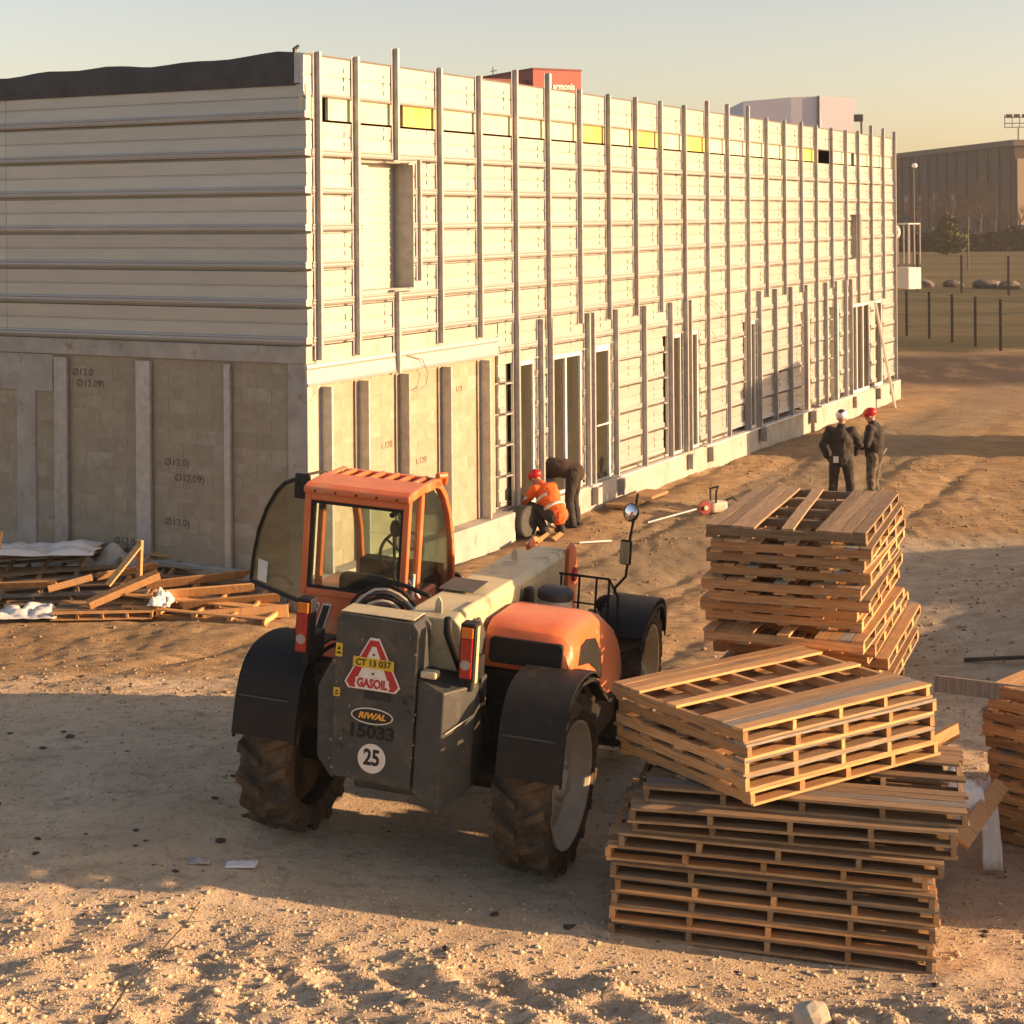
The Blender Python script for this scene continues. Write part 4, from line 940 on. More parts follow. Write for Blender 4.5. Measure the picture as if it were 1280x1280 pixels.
stack(cc2.x, cc2.y, zt2, a2, L2, W2, n2, 'the tall stack behind the pale one', 'pallets in the tall stack', jit=.02, jrot=1.2, shifts=sh2, topkw=dict(layout=lay2, broken={4: (0, 0, R(3))}), mats=[wood_a] * 20 + [wood_b, wood_a, wood_b])
# stack at the frame's right edge
a3 = R(45); u3 = Vector((math.cos(a3), math.sin(a3))); v3 = Vector((-u3.y, u3.x)); L3, W3 = 2.0, 1.26
cc3 = Vector((3.68, 12.95)) + u3 * L3 / 2 - v3 * W3 / 2
n3 = 12
stack(cc3.x, cc3.y, 1.53 - n3 * (PH + .0015), a3, L3, W3, n3, 'the stack beside the crumpled white sheet', 'pallets beside the white sheet', jit=.03, jrot=1.5)
stack(5.45, 11.85, gbase(5.4, 11.9).item() + .0, R(4), 2.0, 1.26, 12, 'the unseen stack added to shade the machine', 'unseen pallets added to shade the machine', jit=.03, jrot=1.5)  # out of view, added to keep sun from under the machine
def thing_plank(name, p, q_, w, t, m, label, cat, roll=0, group=None):
    o = MB().box((0, 0, 0), (w, t, (Vector(q_) - Vector(p)).length)).build(name, m, None, bevel=.003); between(o, p, q_, roll)
    return tag(o, label, cat, group)
thing_plank('plank', (3.30, 13.05, 1.50), (3.95, 12.82, 1.47), .13, .022, wood_g, 'grey plank jutting out from the top of the stack beside the white sheet', 'plank', R(90))
# broken trestle of boards and crumpled plastic between the stacks
gzf = lambda x, y: float(gz(x, y))
tr = empty('broken_crate', (3.05, 12.2, gzf(3.05, 12.2)), R(20), 'broken bright crate end leaning between the stacks', 'crate')
MB().box((0, 0, 0), (.62, .03, .12)).build('top_board', wood_a, tr, loc=(.0, .0, .98), rot=(R(0), R(-10), R(15)))
MB().box((0, 0, 0), (.10, .03, 1.0)).build('leg_board', wood_a, tr, loc=(.02, .04, .48), rot=(R(4), R(6), 0))
MB().box((0, 0, 0), (.09, .03, 1.02)).build('leg_board', wood_b, tr, loc=(.02, .30, .47), rot=(R(-16), R(4), R(80)))
MB().box((0, 0, 0), (.50, .12, .03)).build('flat_board', wood_g, tr, loc=(-.22, .12, .96), rot=(R(20), R(8), R(10)))
thing_plank('plank', (3.15, 11.75, gzf(3.15, 11.75) + .42), (3.62, 12.35, gzf(3.6, 12.3) + .62), .12, .03, wood_a, 'short bright plank lying in the crumpled white sheet', 'plank', .6)
def sheet(name, c, sx, sy, h, label, m=plastic_w, seed=1, rz=0, drape=.0, n=22):
    r = np.random.default_rng(seed); vs = []; fs = []
    ca, sa = math.cos(rz), math.sin(rz)
    for i in range(n):
        for j in range(n):
            u, v = i / (n - 1) - .5, j / (n - 1) - .5
            ed = 1 + .25 * float(fbm(np.array(u * 5 + seed), np.array(v * 5.), 2, seed))
            x, y = u * sx * ed, v * sy * ed
            X, Y = c[0] + x * ca - y * sa, c[1] + x * sa + y * ca
            z = (abs(float(fbm(np.array(u * 2.6 + 9), np.array(v * 2.6 + seed), 2, seed))) * 1.6 + abs(float(fbm(np.array(u * 6 + 3), np.array(v * 6 + seed), 2, seed + 5))) * .5) * h * 1.2 * max(.12, 1 - 2.0 * max(abs(u), abs(v)) ** 2 * 2) + c[2]
            z -= drape * max(0, -v) ** 1.5 * 2
            vs.append((X, Y, z + .012)); 
    for i in range(n - 1):
        for j in range(n - 1): fs.append((i * n + j, (i + 1) * n + j, (i + 1) * n + j + 1, i * n + j + 1))
    o = MB().add(vs, fs).build(name, m, None, smooth=True)
    sd_ = o.modifiers.new('thick', 'SOLIDIFY'); sd_.thickness = .006
    return tag(o, label, 'plastic sheet')
sheet('plastic_sheet', (3.22, 12.2, gzf(3.3, 12.3) + .62), .42, .30, .22, 'crumpled white plastic caught between two pallet stacks', seed=4, drape=.35)
sheet('plastic_sheet', (3.52, 12.42, gzf(3.6, 12.2) + .50), .15, .36, .2, 'torn white plastic rag hanging down beside the crumpled sheet', seed=9, drape=.7)

# ------------------------------------------------------------------ rubbish heap of broken pallets along the short facade
hp = random.Random(33)
def loose_pallet(x, y, z, rz, rx, ry, label, L=1.9, W=1.25, missing=(), m=wood_a):
    M = Matrix.Translation((x, y, z)) @ Matrix.Rotation(rz, 4, 'Z') @ Matrix.Rotation(rx, 4, 'X') @ Matrix.Rotation(ry, 4, 'Y')
    return pallet(M, L, W, label, 'broken pallets thrown down by the block wall', m, missing=missing)
loose_pallet(-4.25, 22.35, .26, R(-12), R(14), R(3), 'broken yellow pallet tilted against the plinth, nearest the building corner', 2.0, 1.3, (2, 3, 6, 7, 1))
loose_pallet(-4.0, 21.95, .06, R(-14), R(2), R(2), 'broken pallet lying flat under the tilted yellow one', 2.0, 1.3, (1, 2, 3, 6))
loose_pallet(-5.75, 22.55, .10, R(4), R(4), R(-2), 'dark broken pallet at the bottom of the rubbish heap', 2.1, 1.25, (1, 3, 5), wood_b)
loose_pallet(-5.85, 22.62, .24, R(-5), R(10), R(-3), 'dark broken pallet propped up in the middle of the rubbish heap', 2.1, 1.25, (1, 2, 5, 6), wood_b)
loose_pallet(-6.9, 22.9, .12, R(10), R(6), R(4), 'dark pallet half buried in white plastic', 2.1, 1.25, (1, 2, 4), wood_b)
loose_pallet(-6.5, 22.95, .36, R(2), R(12), R(-4), 'dark pallet lying on top of the rubbish heap', 2.1, 1.25, (1, 2, 4, 6), wood_b)
loose_pallet(-5.35, 21.75, .05, R(3), R(1), R(0), 'low pallet with bright stringer ends in front of the rubbish heap', 1.3, .8, (1, 3, 5))
thing_plank('beam', (-5.55, 21.55, .20), (-4.72, 21.95, .50), .13, .10, wood_a, 'thick pale beam sloping across the front of the rubbish heap', 'beam', .2)
thing_plank('board', (-5.35, 21.75, .40), (-5.0, 22.1, .86), .09, .03, wood_a, 'pale board sticking up steeply from the rubbish heap', 'board', .3)
thing_plank('board', (-5.02, 22.1, .30), (-5.0, 22.12, .92), .08, .05, wood_a, 'short upright board standing in the rubbish heap', 'board', .3)
thing_plank('board', (-7.15, 22.6, .30), (-7.05, 22.7, .95), .10, .04, wood_a, 'pale board standing up at the far end of the rubbish heap', 'board', .3)
thing_plank('board', (-6.2, 22.0, .30), (-5.65, 22.15, .42), .09, .03, wood_a, 'pale board lying in the dark middle of the heap', 'board', .9)
thing_plank('board', (-4.05, 21.45, .05), (-2.95, 21.55, .10), .16, .05, wood_a, 'wide pale board lying on the ground in front of the tilted pallet', 'board', R(90))
for i, (x0, y0, z0, x1, y1, z1, w) in enumerate(((-4.9, 22.0, .34, -3.55, 22.25, .44, .15), (-4.75, 21.75, .27, -3.45, 21.9, .33, .15), (-4.35, 21.62, .16, -3.1, 21.78, .22, .16), (-5.6, 22.2, .42, -4.85, 22.5, .5, .13), (-6.9, 22.1, .33, -6.1, 22.05, .36, .12))):
    thing_plank('board', (x0, y0, z0), (x1, y1, z1), w, .024, wood_a, ['pale board topmost across the tilted pallet', 'pale board lying across the middle of the tilted pallet', 'pale board lowest across the tilted pallet', 'pale board between the tilted pallet and the dark ones', 'pale board lying beside the white sheet in the heap'][i], 'board', R(90) + R(38))
sheet('plastic_sheet', (-6.35, 21.55, .06), .85, .55, .30, 'white plastic sheet heaped on the ground before the rubbish heap', seed=2)
sheet('plastic_sheet', (-6.6, 22.95, .62), 1.7, .8, .30, 'white plastic film lying over the top of the rubbish heap', seed=6)
sheet('plastic_sheet', (-4.62, 21.62, .18), .30, .45, .34, 'clear plastic rag in front of the tilted pallet', seed=8)
sheet('plastic_sheet', (-5.6, 23.1, .40), 1.2, .5, .3, 'grey plastic film behind the rubbish heap by the plinth', seed=12, m=conc_m)

# ------------------------------------------------------------------ small things on the ground
def rock(name, c, r, label, seed, m=stone_m):
    bm = bmesh.new(); bmesh.ops.create_icosphere(bm, subdivisions=2, radius=1)
    for v in bm.verts:
        p = v.co; k = 1 + .75 * (float(fbm(np.array(p.x * 1.3 + seed), np.array(p.y * 1.3 + p.z * 1.7), 3, seed)))
        q_ = max(abs(p.x) * .9 + abs(p.z) * .25, abs(p.y) * .95, abs(p.z) * 1.0); v.co = p * k * (.75 + .25 / max(q_, .6) * .8)
        v.co.x *= r[0]; v.co.y *= r[1]; v.co.z *= r[2]
    me = bpy.data.meshes.new(name); bm.to_mesh(me); bm.free(); me.materials.append(m)
    return tag(link(name, me, None, c), label, 'rock')
rock('boulder', (1.68, 9.42, gzf(1.68, 9.42) + .07), (.115, .11, .12), 'pale angular boulder on the bank in front of the pallets', 3)
rock('stone', (-.62 + 1.2, 10.95, gzf(.58, 10.95) + .015), (.035, .03, .03), 'small pale stone in front of the lower pallet stack', 5)
# twig
tw = MB(); b0 = Vector((-2.25, 8.95, gzf(-2.25, 8.95))); 
pts = [b0, b0 + Vector((.10, .12, .14)), b0 + Vector((.24, .30, .25)), b0 + Vector((.36, .50, .34)), b0 + Vector((.42, .62, .42))]
tw.tube(pts, [.007, .006, .005, .004, .002], 6); tw.tube([pts[2], pts[2] + Vector((.16, .02, .06))], [.004, .0015], 5); tw.tube([pts[1], pts[1] + Vector((-.08, .14, .10))], [.004, .0015], 5); tw.tube([pts[3], pts[3] + Vector((.10, -.02, .02))], [.003, .001], 5)
tag(tw.build('twig', bark_m, None), 'thin bare twig sticking up from the sunlit bank', 'twig')
thing_plank('branch', (5.15, 19.0, gzf(5.15, 19.0) + .02), (5.95, 18.5, gzf(5.95, 18.5) + .05), .05, .04, bark_m, 'dark stick lying on the shaded gravel slope', 'stick')
thing_plank('stick', (-4.3, 12.8, gzf(-4.3, 12.8) + .012), (-3.98, 12.78, gzf(-4, 12.78) + .012), .02, .02, bark_m, 'short dark stick on the shaded yard', 'stick')
sheet('paper_scrap', (-1.95, 11.72, gzf(-1.95, 11.72)), .22, .12, .05, 'torn white paper scrap on the yard behind the left wheel', seed=14, n=10)
sheet('paper_scrap', (-2.25, 11.72, gzf(-2.25, 11.72)), .16, .10, .05, 'small dirty paper scrap among dark litter', seed=15, n=10, m=conc_m)
# petrol cut-off saw lying in the dirt, with a steel bar
cs = empty('cutoff_saw', (3.5, 29.1, gzf(3.5, 29.1)), R(20), 'red and white petrol cut-off saw lying on the dirt', 'power tool')
MB().bb(-.08, .24, -.11, .11, .02, .22).build('engine_housing', rimp, cs, bevel=.05)
MB().lathe([(0, -.02), (.12, -.015), (.13, 0), (.12, .015), (0, .02)], 24, 'y', (-.20, -.08, .13)).build('cutting_disc', mat('dull_red', (.30, .04, .03), (.2, .03, .025), 9, .6), cs)
MB().lathe([(0, -.03), (.04, -.03), (.04, .03), (0, .03)], 16, 'y', (-.20, -.10, .13)).build('hub', rimp, cs)
m = MB(); m.tube([(.0, -.1, .2), (.0, -.12, .42), (.1, .0, .47), (.0, .12, .42), (.0, .1, .2)], .018, 7); m.build('handle', black, cs)
m = MB(); m.tube([(.25, 0, .22), (.38, 0, .26), (.5, 0, .16)], .022, 7); m.build('rear_handle', black, cs)
o = MB().tube([(0, 0, -.62), (0, 0, .62)], .02, 8).build('steel_bar', galv_post, None); between(o, (2.32, 28.4, gzf(2.3, 28.4) + .03), (3.3, 29.0, gzf(3.3, 29) + .16)); tag(o, 'steel bar leaning on the cut-off saw', 'bar')
thing_plank('metal_strip', (1.02, 26.2, gzf(1, 26.2) + .03), (1.55, 26.5, gzf(1.55, 26.5) + .03), .05, .02, steel_white, 'pale strip lying on the dirt before the workers', 'strip')
gr_ = MB().lathe([(0, -.11), (.24, -.11), (.26, -.09), (.26, .09), (.24, .11), (0, .11)], 28, 'y').build('cable_drum', dgrey, None, loc=(.16, 26.82, gzf(.16, 26.8) + .28), rot=(0, 0, R(55)))
gr_.scale = (1, 1, 1); tag(gr_, 'dark grey round drum standing against the plinth', 'drum')
for i, (x, y, l_) in enumerate(((.35, 26.3, .5), (.2, 26.05, .4), (.62, 26.45, .35))):
    thing_plank('offcut', (x, y, gzf(x, y) + .03), (x + l_ * .4, y + l_ * .9, gzf(x, y) + .07), .07, .03, wood_a, ['pale timber offcut lying before the crouching worker', 'short timber offcut lying nearest the drum', 'small timber offcut under the crouching worker'][i], 'offcut', .5)

# ------------------------------------------------------------------ people
def blob(name, m, parent, caps=(), ells=(), voxel=.012, it=5):
    mb = MB()
    for p, r0, q_, r1 in caps:
        mb.tube([p, q_], [r0, r1], 12); mb.ell(p, (r0,) * 3); mb.ell(q_, (r1,) * 3)
    for e in ells: mb.ell(e[0], e[1], Euler(e[2]).to_matrix() if len(e) > 2 else None, 16, 10)
    o = mb.build(name, m, parent)
    rm = o.modifiers.new('remesh', 'REMESH'); rm.mode = 'VOXEL'; rm.voxel_size = voxel; rm.use_smooth_shade = True
    if name in ('jacket', 'trousers'):
        tx = bpy.data.textures.new('folds', 'CLOUDS'); tx.noise_scale = .10; tx.noise_depth = 2
        dm = o.modifiers.new('folds', 'DISPLACE'); dm.texture = tx; dm.strength = .03; dm.mid_level = .5; dm.texture_coords = 'LOCAL'
    sm = o.modifiers.new('smooth', 'SMOOTH'); sm.iterations = 2 if name in ('jacket', 'trousers') else it; sm.factor = .5
    return o
def chain(pts, rs): return [(pts[i], rs[i], pts[i + 1], rs[i + 1]) for i in range(len(pts) - 1)]
def hand(wrist, d, up):
    """palm with five bent fingers; d = direction of the fingers, up = side of the thumb"""
    w = Vector(wrist); d = Vector(d).normalized(); up = Vector(up); up = (up - d * up.dot(d)).normalized(); n = d.cross(up)
    caps = [(w, .026, w + d * .05, .030)]
    for k, ln in enumerate((.07, .082, .076, .058)):
        b = w + d * .075 + up * (.027 - .018 * k); m_ = b + d * ln * .5 + n * .006; e = m_ + d * ln * .4 + n * .022
        caps += [(w + d * .04 + up * (.018 - .012 * k), .012, b, .0095), (b, .0095, m_, .009), (m_, .009, e, .0075)]
    t0 = w + d * .02 + up * .025; t1 = t0 + up * .03 + d * .025; t2 = t1 + d * .03 + n * .012
    caps += [(t0, .012, t1, .011), (t1, .011, t2, .0085)]
    return [(tuple(a), r0, tuple(b), r1) for a, r0, b, r1 in caps]
def face(hc, fwd, rx=.076):
    """head with nose, brow, chin and ears; fwd = horizontal facing vector"""
    c = Vector(hc); f = Vector(fwd).normalized(); s = Vector((f.y, -f.x, 0)).normalized(); u = s.cross(f)
    rz = math.atan2(f.y, f.x) - math.pi / 2; tilt = math.asin(max(-1, min(1, f.z)))
    E = (tilt, 0, rz)
    e = [(tuple(c + u * .03), (rx, .095, .095), E), (tuple(c + f * .02 - u * .05), (rx * .82, .075, .075), E)]
    for k in (-1, 1): e.append((tuple(c + s * k * (rx + .004) - f * .005), (.012, .022, .032), E))
    e += [(tuple(c + f * .098 - u * .012), (.013, .02, .022), E), (tuple(c + f * .088 - u * .055), (.026, .012, .010), E), (tuple(c + f * .075 - u * .098), (.026, .022, .02), E), (tuple(c + f * .085 + u * .03), (.05, .014, .012), E)]
    return e, (c, f, s, u, E)
def eyes(parent, H):
    c, f, s, u, E = H
    for k in (-1, 1): MB().ell(tuple(c + f * .088 + s * k * .031 + u * .008), (.011, .008, .008), Euler(E).to_matrix(), 8, 6).build('eye', black_p, parent)
def helmet(parent, H, m, name='helmet', brim=True, stripe=None):
    c, f, s, u, E = H; mb = MB(); M = Euler(E).to_matrix()
    mb.ell(tuple(c + u * .065 - f * .005), (.108, .13, .092), M, 20, 12)
    if brim: mb.ell(tuple(c + u * .045 + f * .055), (.095, .115, .012), M, 20, 8)
    o = mb.build(name, m, parent, smooth=True)
    if stripe: MB().ell(tuple(c + u * .09 - f * .012), (.085, .115, .078), M, 20, 12).build('helmet_top', stripe, o, smooth=True)
    return o
def person(label, loc, rz, J, jacket, trousers, headfwd=(0, 1, 0), group=None, sh=.5):
    root = empty('person', loc, rz, label, 'person', group)
    he, H = face(J['head'], headfwd)
    nk = J['neck']; pe = J['pelvis']; ch_ = J['chest']
    body = chain([pe, ch_, nk], [.12, .13, .055]) + [(nk, .055, J['head'], .06)]
    jk = chain([pe, J['belly'], ch_, nk], [.165, .165, .185, .075])
    tr_ = []
    for s in 'lr':
        sh_, el, wr = J['sh' + s], J['el' + s], J['wr' + s]
        body += chain([ch_, sh_, el, wr], [.09, .055, .042, .03]); jk += chain([ch_, sh_, el, wr], [.12, .088, .066, .052])
        d = Vector(wr) - Vector(el); body += hand(wr, d, J.get('th' + s, (0, 0, 1)))
        hi, kn, an = J['hip' + s], J['kn' + s], J['an' + s]
        body += chain([pe, hi, kn, an], [.10, .08, .055, .04]); tr_ += chain([pe, hi, kn, an], [.145, .115, .082, .072])
    blob('body', skin_m, root, body, he, .0095, 3)
    j = blob('jacket', jacket, root, jk, J.get('jell', ()), .013)
    blob('trousers', trousers, root, tr_, (), .013)
    for s in 'lr':
        an = Vector(J['an' + s]); t = Vector(J.get('toe' + s, (0, .17, 0)))
        blob('boot', black, root, [(tuple(an), .062, tuple(an + Vector((0, 0, -.03))), .058), (tuple(an + Vector((0, 0, -.035)) - t * .2), .045, tuple(an + t + Vector((0, 0, -.045))), .04)], (), .012)
    eyes(root, H)
    return root, H, j
JA = dict(head=(.015, .02, 1.63), neck=(.01, 0, 1.50), chest=(0, 0, 1.30), belly=(0, .01, 1.10), pelvis=(0, 0, .93), shl=(-.19, 0, 1.42), shr=(.19, .0, 1.42),
          ell=(-.33, -.06, 1.16), wrl=(-.24, .06, .95), elr=(.33, .05, 1.17), wrr=(.36, .30, 1.12), hipl=(-.10, 0, .90), hipr=(.10, 0, .90), knl=(-.14, .03, .50), knr=(.15, .03, .50), anl=(-.16, 0, .09), anr=(.18, 0, .09),
          jell=[((0, 0, 1.22), (.225, .15, .24))])
pa, H, j = person('person in dark jacket and white helmet with a white tag at the back pocket', (5.78, 29.25, gzf(5.78, 29.25)), R(-8), JA, cloth_dark, cloth_dark, (.25, 1, -.1), 'people talking on the track')
helmet(pa, H, whitecap, stripe=mat('navy_helmet', (.03, .03, .06), None, 8, .35))
MB().box((-.10, -.165, .93), (.09, .012, .11)).build('tag', white_p, pa)
JB = dict(head=(.0, .06, 1.60), neck=(0, .02, 1.48), chest=(0, 0, 1.28), belly=(0, 0, 1.08), pelvis=(0, 0, .92), shl=(-.18, .02, 1.40), shr=(.18, .02, 1.40),
          ell=(-.24, .06, 1.13), wrl=(-.10, .27, 1.08), elr=(.23, .04, 1.12), wrr=(.10, .26, 1.02), hipl=(-.09, 0, .90), hipr=(.09, 0, .90), knl=(-.10, .04, .50), knr=(.11, .04, .50), anl=(-.11, 0, .09), anr=(.12, -.02, .09),
          jell=[((0, .0, 1.2), (.20, .15, .22))])
pb, H, j = person('person in dark jacket and mottled trousers with a red helmet, facing the other one', (6.42, 29.5, gzf(6.42, 29.5)), R(62), JB, cloth_dark, cloth_brown, (.0, 1, -.35), 'people talking on the track')
helmet(pb, H, redcap)
MB().box((.0, .33, 1.0), (.16, .03, .24)).build('folder', black, pb, bevel=.008)
MB().box((.155, -.10, .90), (.02, .02, .30), Euler((.5, .3, 0)).to_matrix()).build('strap', steel_white, pb)
# crouching worker in orange
JC = dict(head=(-.02, .40, .88), neck=(-.01, .26, .80), chest=(0, .14, .66), belly=(0, .01, .50), pelvis=(0, -.14, .36), shl=(-.18, .22, .74), shr=(.18, .22, .74),
          ell=(-.24, .42, .50), wrl=(-.12, .56, .36), elr=(.26, .40, .50), wrr=(.13, .56, .36), hipl=(-.11, -.12, .34), hipr=(.11, -.12, .34), knl=(-.20, .30, .46), knr=(.20, .30, .42), anl=(-.16, -.02, .09), anr=(.18, .0, .09),
          jell=[((0, .10, .60), (.20, .17, .22), (.75, 0, 0))], toel=(-.03, .16, 0), toer=(.03, .16, 0))
pc, H, j = person('crouching worker in orange high visibility jacket and red cap at the foot of the facade', (.62, 26.95, gzf(.62, 26.95)), R(38), JC, hivis, cloth_navy, (-.1, .9, -.5))
helmet(pc, H, redcap, 'cap', brim=False)
def band(parent, c, r, tilt, name='reflective_band', h=.045):
    mb = MB(); n = 28; secs = []
    M = Euler(tilt).to_matrix()
    for k in range(2):
        for sc in (1.0, .93): pass
    ring = []
    for i in range(n):
        q = 2 * math.pi * i / n; ring.append((r[0] * math.cos(q), r[1] * math.sin(q)))
    vs = []
    for z, k in ((-h / 2, 1), (h / 2, 1), (h / 2, .9), (-h / 2, .9)): vs += [M @ Vector((x * k, y * k, z)) + Vector(c) for x, y in ring]
    fs = [(l * n + i, l * n + (i + 1) % n, ((l + 1) % 4) * n + (i + 1) % n, ((l + 1) % 4) * n + i) for l in range(4) for i in range(n)]
    return mb.add(vs, fs).build(name, reflect, parent, smooth=True)
band(pc, (0, -.04, .45), (.20, .19), (R(-42), 0, 0)); band(pc, (0, .10, .60), (.212, .196), (R(-42), 0, 0))
band(pc, (-.235, .36, .57), (.085, .085), (R(-38), 0, 0), h=.04); band(pc, (.245, .35, .57), (.085, .085), (R(-38), 0, 0), h=.04)
# worker bending over behind
JD = dict(head=(0, .72, .90), neck=(0, .60, .96), chest=(0, .44, .99), belly=(0, .20, 1.0), pelvis=(0, -.02, .92), shl=(-.19, .52, .97), shr=(.19, .52, .97),
          ell=(-.22, .58, .68), wrl=(-.14, .66, .42), elr=(.22, .58, .68), wrr=(.14, .66, .42), hipl=(-.10, 0, .88), hipr=(.10, 0, .88), knl=(-.14, .06, .48), knr=(.14, .04, .48), anl=(-.15, 0, .09), anr=(.16, 0, .09),
          jell=[((0, .30, 1.0), (.215, .34, .17))])
pd_, H, j = person('worker in dark brown clothes bending forward behind the crouching one', (1.02, 28.0, gzf(1.02, 28.0)), R(74), JD, mat('brown_jacket', (.035, .022, .015), (.05, .032, .02), 12, .9, bump=.4, bscale=25), cloth_dark, (0, .8, -.6))
helmet(pd_, H, black, 'hood', brim=False)

# ------------------------------------------------------------------ site things beyond and beside the frame
# unseen cabin added to throw the long shadow on the far facade
ct = empty('shadow_cabin', (15.4, 37.15, gzf(15.4, 37.1)), R(-2), 'unseen grey ribbed cabin added to shade the far facade', 'cabin')
MB().bb(-1.25, 1.25, -1.9, 1.9, .15, 3.1).build('walls', dgrey, ct, bevel=.03)
for k in range(14): MB().bb(-1.285, -1.25, -1.8 + k * .265, -1.66 + k * .265, .3, 2.95).build('rib', dgrey, ct)
MB().bb(-1.3, 1.3, -1.95, 1.95, 3.1, 3.18).build('roof', galv_post, ct)
MB().bb(-1.2, 1.2, -1.8, 1.8, -.2, .15).build('skid', black, ct)
# lift platform raised behind the far gable
lp = empty('lift_platform', (11.9, 49.6, -.1), R(20), 'white work platform of a boom lift raised behind the far gable', 'boom lift')
MB().bb(-.25, .20, -.30, .30, 3.05, 3.70).build('basket', steel_white, lp, bevel=.02)
m = MB()
for x in (-.23, -.02, .18):
    for y in (-.28, .28): m.tube([(x, y, 3.8), (x, y, 5.0)], .022, 6)
tag(m.build('rail_posts', galv_post, lp), kind='stuff')
m = MB(); m.tube([(-.23, -.28, 5.0), (.18, -.28, 5.0), (.18, .28, 5.0), (-.23, .28, 5.0), (-.23, -.28, 5.0)], .024, 6); m.build('top_rail', steel_white, lp)
MB().tube([(0, .45, 3.2), (-1.0, 4.5, 1.2)], .14, 8).build('arm', creamp, lp)
MB().bb(-1.9, -.1, 3.6, 6.2, .45, 1.3).build('base', orange, lp, bevel=.05)
for x in (-1.9, -.3):
    for y in (4.1, 5.7): MB().lathe([(0, -.12), (.36, -.12), (.4, -.08), (.4, .08), (.36, .12), (0, .12)], 20, 'x', (x + .1, y, .4)).build('wheel', rubber, lp)
MB().ell((-.42, .1, 4.75), (.15, .15, .22)).build('lamp_globe', steel_white, lp, smooth=True)
# post-and-wire fence
fp = [(17.31, 72.8), (17.85, 71.0), (18.3, 69.0), (18.68, 66.9), (19.05, 64.7), (19.45, 62.5), (19.85, 60.2), (16.7, 74.9), (16.1, 77.0)]
fp.sort(key=lambda p: -p[1])
fe = empty('wire_fence', (18.3, 69, 0), 0, 'dark post and wire fence along the edge of the field', 'fence')
for x, y in fp:
    zg_ = gzf(x, y); MB().bb(x - 18.3 - .045, x - 18.3 + .045, y - 69 - .045, y - 69 + .045, zg_ - .2, zg_ + 2.0).build('post', black, fe)
for h in (.5, 1.0, 1.5, 1.9):
    MB().tube([(x - 18.3, y - 69, gzf(x, y) + h) for x, y in fp], .006, 4).build('wire', galv_post, fe)
f2 = empty('field_fence', (30, 108, 0), 0, 'tall thin posts of a second fence farther out in the field', 'fence')
for k in range(-2, 5):
    x, y = 29.68 + (k) * 2.0 - .0, 109.5 - k * 3.7; zg_ = gzf(x, y)
    MB().bb(x - 30 - .06, x - 30 + .06, y - 108 - .06, y - 108 + .06, zg_ - .2, zg_ + 2.5).build('post', black, f2)
boulder_m = mat('dark_boulder', (.085, .075, .065), (.14, .12, .10), 2, .95, bump=.6, bscale=6)
for i, (x, y, r_) in enumerate(((29.0, 118, .85), (33.4, 117, .8), (34.8, 116, .7), (36.6, 114, .9), (38.6, 113, .8), (38.2, 101, .8), (31.6, 119, .6))):
    rock('boulder', (x, y, gzf(x, y) + r_ * .3), (r_ * 1.2, r_ * .8, r_ * .55), ['grey boulder nearest the white lift platform in the far row', 'broad grey boulder in the middle of the far row', 'grey boulder touching the broad one', 'largest grey boulder of the far row', 'grey boulder after the largest one', 'grey boulder apart from the row, nearest the wire fence', 'small grey boulder between two larger ones'][i], 20 + i, boulder_m)['group'] = 'boulders in a row across the field'

# ------------------------------------------------------------------ far background
road = MB(); road.add([(20, 232, gzf(20, 232) + .35), (260, 205, gzf(260, 205) + .35), (260, 213, gzf(260, 213) + .35), (20, 240, gzf(20, 240) + .35)], [(0, 1, 2, 3)])
tag(road.build('road', mat('pale_road', (.30, .27, .23), (.25, .22, .19), .4, .9), None), kind='structure')
leaf_dark = mat('hedge_leaves', (.018, .021, .014), (.03, .032, .02), 1.2, .9)
leaf_bush = mat('bush_leaves', (.045, .055, .020), (.075, .08, .03), 1.2, .9)
bark = mat('tree_bark', (.07, .052, .04), (.10, .075, .055), 5, .9)
def leaves(name, m, parent, spots, n, size, seed):
    r = np.random.default_rng(seed); vs = []; fs = []
    k = np.array([s[3] ** 3 for s in spots]); k = k / k.sum()
    for i in range(n):
        s = spots[r.choice(len(spots), p=k)]; d = r.normal(size=3); d /= np.linalg.norm(d); rad = s[3] * r.uniform(.35, 1.05)
        p = np.array(s[:3]) + d * rad * np.array([1, 1, .85]); a = r.normal(size=3); a /= np.linalg.norm(a); b = np.cross(a, r.normal(size=3)); b /= np.linalg.norm(b)
        w = size * r.uniform(.6, 1.3); q_ = len(vs); vs += [p - a * w, p + b * w * .6, p + a * w, p - b * w * .6]; fs.append((q_, q_ + 1, q_ + 2, q_ + 3))
    me = bpy.data.meshes.new(name); me.from_pydata([tuple(v) for v in vs], [], fs); me.materials.append(m); return link(name, me, parent)
hg = empty('hedge', (70, 221, gzf(70, 221)), 0, 'long dark hedge beyond the field in front of the dark hall', 'hedge')
r_ = random.Random(4)
leaves('foliage', leaf_dark, hg, [(-32 + k * 1.6 + r_.uniform(-.4, .4), -k * .10 + 6 + r_.uniform(-.4, .4), 1.5 + r_.uniform(-.3, .3), 1.7 + r_.uniform(-.3, .4)) for k in range(75)], 26000, .42, 5)
m = MB(); m.prism([(-30, 7.2), (88, -.8), (88, 1.4), (-30, 9.4)], .0, 2.2, 'z'); m.build('stems', leaf_dark, hg)
bs = empty('bush', (52.5, 200, gzf(52, 200)), 0, 'round green bush in front of the dark hedge', 'bush')
leaves('foliage', leaf_bush, bs, [(0, 0, 2.0, 1.8), (-.9, 0, 1.4, 1.3), (1.2, .2, 1.5, 1.5), (.1, 0, 3.5, 1.2), (0, 0, 4.6, .7)], 2600, .34, 6); MB().tube([(0, 0, -.2), (0, 0, 3)], .12, 6).build('stem', bark, bs)
